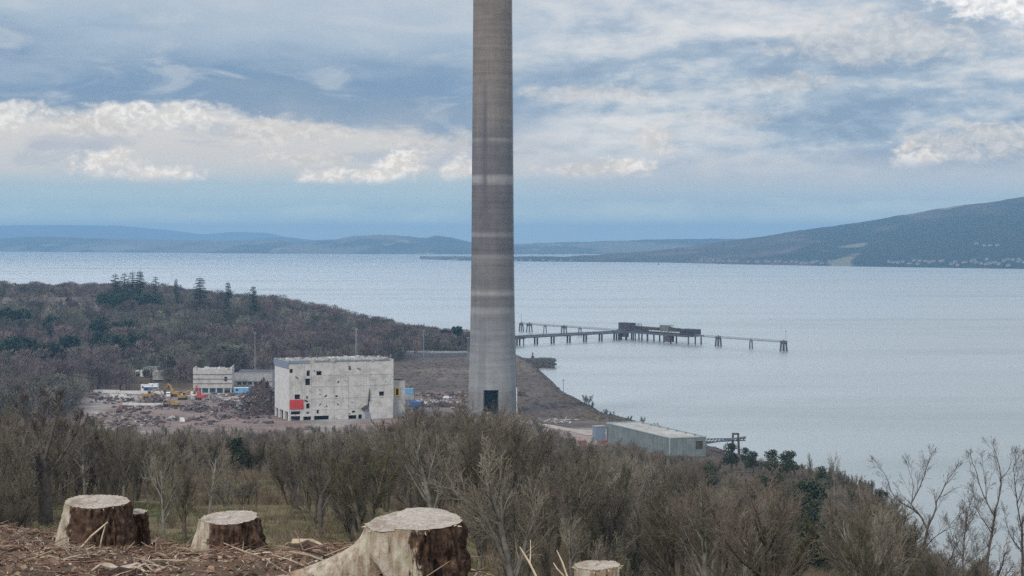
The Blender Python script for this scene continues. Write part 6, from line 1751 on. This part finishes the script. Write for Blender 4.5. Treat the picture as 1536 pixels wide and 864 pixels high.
# right half: broken lilac grey cloud with streaks climbing to the right
baseR = vramp(V + (nB - .5) * .8, [(0, (176, 203, 220)), (.5, (168, 198, 218)), (1.2, (163, 192, 214)), (1.8, (180, 197, 213)), (2.4, (196, 203, 213)), (4.0, (176, 193, 214)), (7.2, (190, 201, 217))], 0, 7.5)
dk = (nC + (nB - .5) * .5 + (nD - .5) * .18).ramp([(.37, thru((134, 162, 190), 4)), (.47, thru((162, 184, 205), 4)), (.55, thru((197, 207, 217), 4)), (.64, thru((222, 225, 228), 4)), (.76, thru((238, 238, 238), 4))])
dk = mix(nt, V.step(4.0, 7.5) * .35, dk, thru((206, 212, 222), 6))
colR = mix(nt, V.step(1.5, 3.0) * .9, baseR, dk)
col = mix(nt, left, colR, colL)


def puff(u0, v0, ru, rv, amt, c, flat=True):
    du = (U - u0) * (1.0 / ru); dv = (V - v0) * (1.0 / rv)
    q = 1.0 - (du * du + dv * dv) * .8 + (nE - .5) * 3.0 + (nF - .5) * .7 + (nB - .5) * 1.4
    f = q.step(.0, .95) * amt
    if flat: f = f * (V + (nE - .5) * .3).step(v0 - rv * .8, v0 + rv * .15)
    return f, mix(nt, (nF - .5).step(-.12, .16), thru(tuple(k * .9 for k in c), v0), thru(c, v0))


white = (242, 241, 239); cream = (229, 227, 225)
for (u0, v0, ru, rv, a, c, fl) in ((-10.6, 3.7, 2.8, .42, .95, white, False), (-15.0, 3.6, 1.5, .5, .85, white, False), (-12.6, 3.3, 1.8, .3, .7, cream, False), (-6.8, 3.2, 2.4, .35, .7, cream, False), (-2.5, 2.9, 2.2, .3, .5, cream, False),
                                (-11.9, 2.15, 1.2, .62, .95, white, True), (-10.4, 1.9, 1.3, .34, .85, white, True), (-3.4, 2.1, .85, .6, .95, white, True), (-4.8, 1.85, 1.5, .3, .85, white, True), (-6.4, 2.3, 1.6, .4, .5, cream, True), (-1.5, 2.05, .7, .5, .85, white, True),
                                (2.6, 2.05, 2.0, .35, .6, cream, True), (3.6, 2.2, .9, .36, .8, white, True), (4.3, 2.9, .8, .5, .6, cream, False), (11.9, 2.4, .9, .42, .8, white, True), (13.7, 2.9, 2.4, .6, .6, cream, False), (8.2, 4.7, 1.6, .35, .5, cream, False),
                                (14.6, 7.2, 2.8, 1.0, 1.0, (255, 255, 255), False), (11.2, 5.9, 3.6, .8, .5, cream, False), (2.4, 4.4, 2.2, .3, .45, cream, False), (6.5, 3.6, 2.0, .3, .35, cream, False)):
    f, c_ = puff(u0, v0, ru, rv, a, c, fl); col = mix(nt, f, col, c_)
for (u0, v0, ku, kv) in ((-12.3, 2.75, 2.5, 22.0), (-13.6, 2.75, .9, 30.0)):
    col = mix(nt, ((U - u0) * (U - u0) * ku + (V - v0) * (V - v0) * kv + (nE - .5) * 2.2).step(.8, .1) * .6, col, thru((178, 189, 205), v0))
# high up and behind: even broken overcast
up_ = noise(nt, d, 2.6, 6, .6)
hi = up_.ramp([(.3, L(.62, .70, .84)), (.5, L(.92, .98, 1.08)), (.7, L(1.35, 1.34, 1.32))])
sky_boost = ((U + 9.0) * (U + 9.0) * (-1 / 420.0) + (V - 15.0) * (V - 15.0) * (-1 / 70.0))._m('EXPONENT') * 1.9 + 1.0     # added bright patch in the unseen sky up left, to brighten the far water
vs_ = nt.nodes.new('ShaderNodeVectorMath'); vs_.operation = 'SCALE'; nt.links.new(hi.s, vs_.inputs[0]); nt.links.new(sky_boost.s, vs_.inputs['Scale']); hi = E(nt, vs_.outputs[0])
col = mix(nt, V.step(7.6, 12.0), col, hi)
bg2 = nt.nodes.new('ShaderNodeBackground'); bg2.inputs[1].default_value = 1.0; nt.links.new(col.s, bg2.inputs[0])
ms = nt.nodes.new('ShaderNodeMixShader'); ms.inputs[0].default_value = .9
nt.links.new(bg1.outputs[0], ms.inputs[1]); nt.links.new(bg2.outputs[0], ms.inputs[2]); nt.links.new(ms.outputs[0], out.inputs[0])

ld = bpy.data.lights.new('sun', 'SUN'); ld.energy = 2.0; ld.angle = radians(11); ld.color = (1, .95, .88)
lo = bpy.data.objects.new('sun', ld); C.objects.link(lo)
sd = (sin(SUN_AZ) * cos(SUN_EL), cos(SUN_AZ) * cos(SUN_EL), sin(SUN_EL))
from mathutils import Vector
lo.rotation_euler = Vector(sd).to_track_quat('Z', 'Y').to_euler()

# the air
me = bpy.data.meshes.new('haze'); X_, Y0_, Y1_, Z0_, Z1_ = 30000.0, -500.0, 32000.0, -13.0, 330.0
me.from_pydata([(-X_, Y0_, Z0_), (X_, Y0_, Z0_), (X_, Y1_, Z0_), (-X_, Y1_, Z0_), (-X_, Y0_, Z1_), (X_, Y0_, Z1_), (X_, Y1_, Z1_), (-X_, Y1_, Z1_)], [], [(3, 2, 1, 0), (4, 5, 6, 7), (0, 1, 5, 4), (1, 2, 6, 5), (2, 3, 7, 6), (3, 0, 4, 7)])
m = bpy.data.materials.new('haze'); m.use_nodes = True; nt = m.node_tree
for n in list(nt.nodes): nt.nodes.remove(n)
o_ = nt.nodes.new('ShaderNodeOutputMaterial'); pv = nt.nodes.new('ShaderNodeVolumePrincipled'); pv.inputs['Color'].default_value = (.35, .65, 1.0, 1); pv.inputs['Density'].default_value = AIR; pv.inputs['Anisotropy'].default_value = 0.0
nt.links.new(pv.outputs[0], o_.inputs['Volume']); me.materials.append(m)
hz = struct(bpy.data.objects.new('haze', me), 'stuff'); C.objects.link(hz); hz.display_type = 'WIRE'

cd = bpy.data.cameras.new('camera'); cd.sensor_width = 36; cd.lens = 36 * F / 1536; cd.shift_y = -(432 - HY) / 1536; cd.clip_start = .5; cd.clip_end = 80000
co = bpy.data.objects.new('camera', cd); C.objects.link(co); co.location = (0, 0, H0); co.rotation_euler = (pi / 2, 0, 0); SC.camera = co
SC.view_settings.view_transform = 'Standard'; SC.view_settings.look = 'None'; SC.view_settings.exposure = 0; SC.view_settings.gamma = 1
SC.cycles.max_bounces = 5; SC.cycles.volume_bounces = 0; SC.cycles.transparent_max_bounces = 4; SC.cycles.use_denoising = False
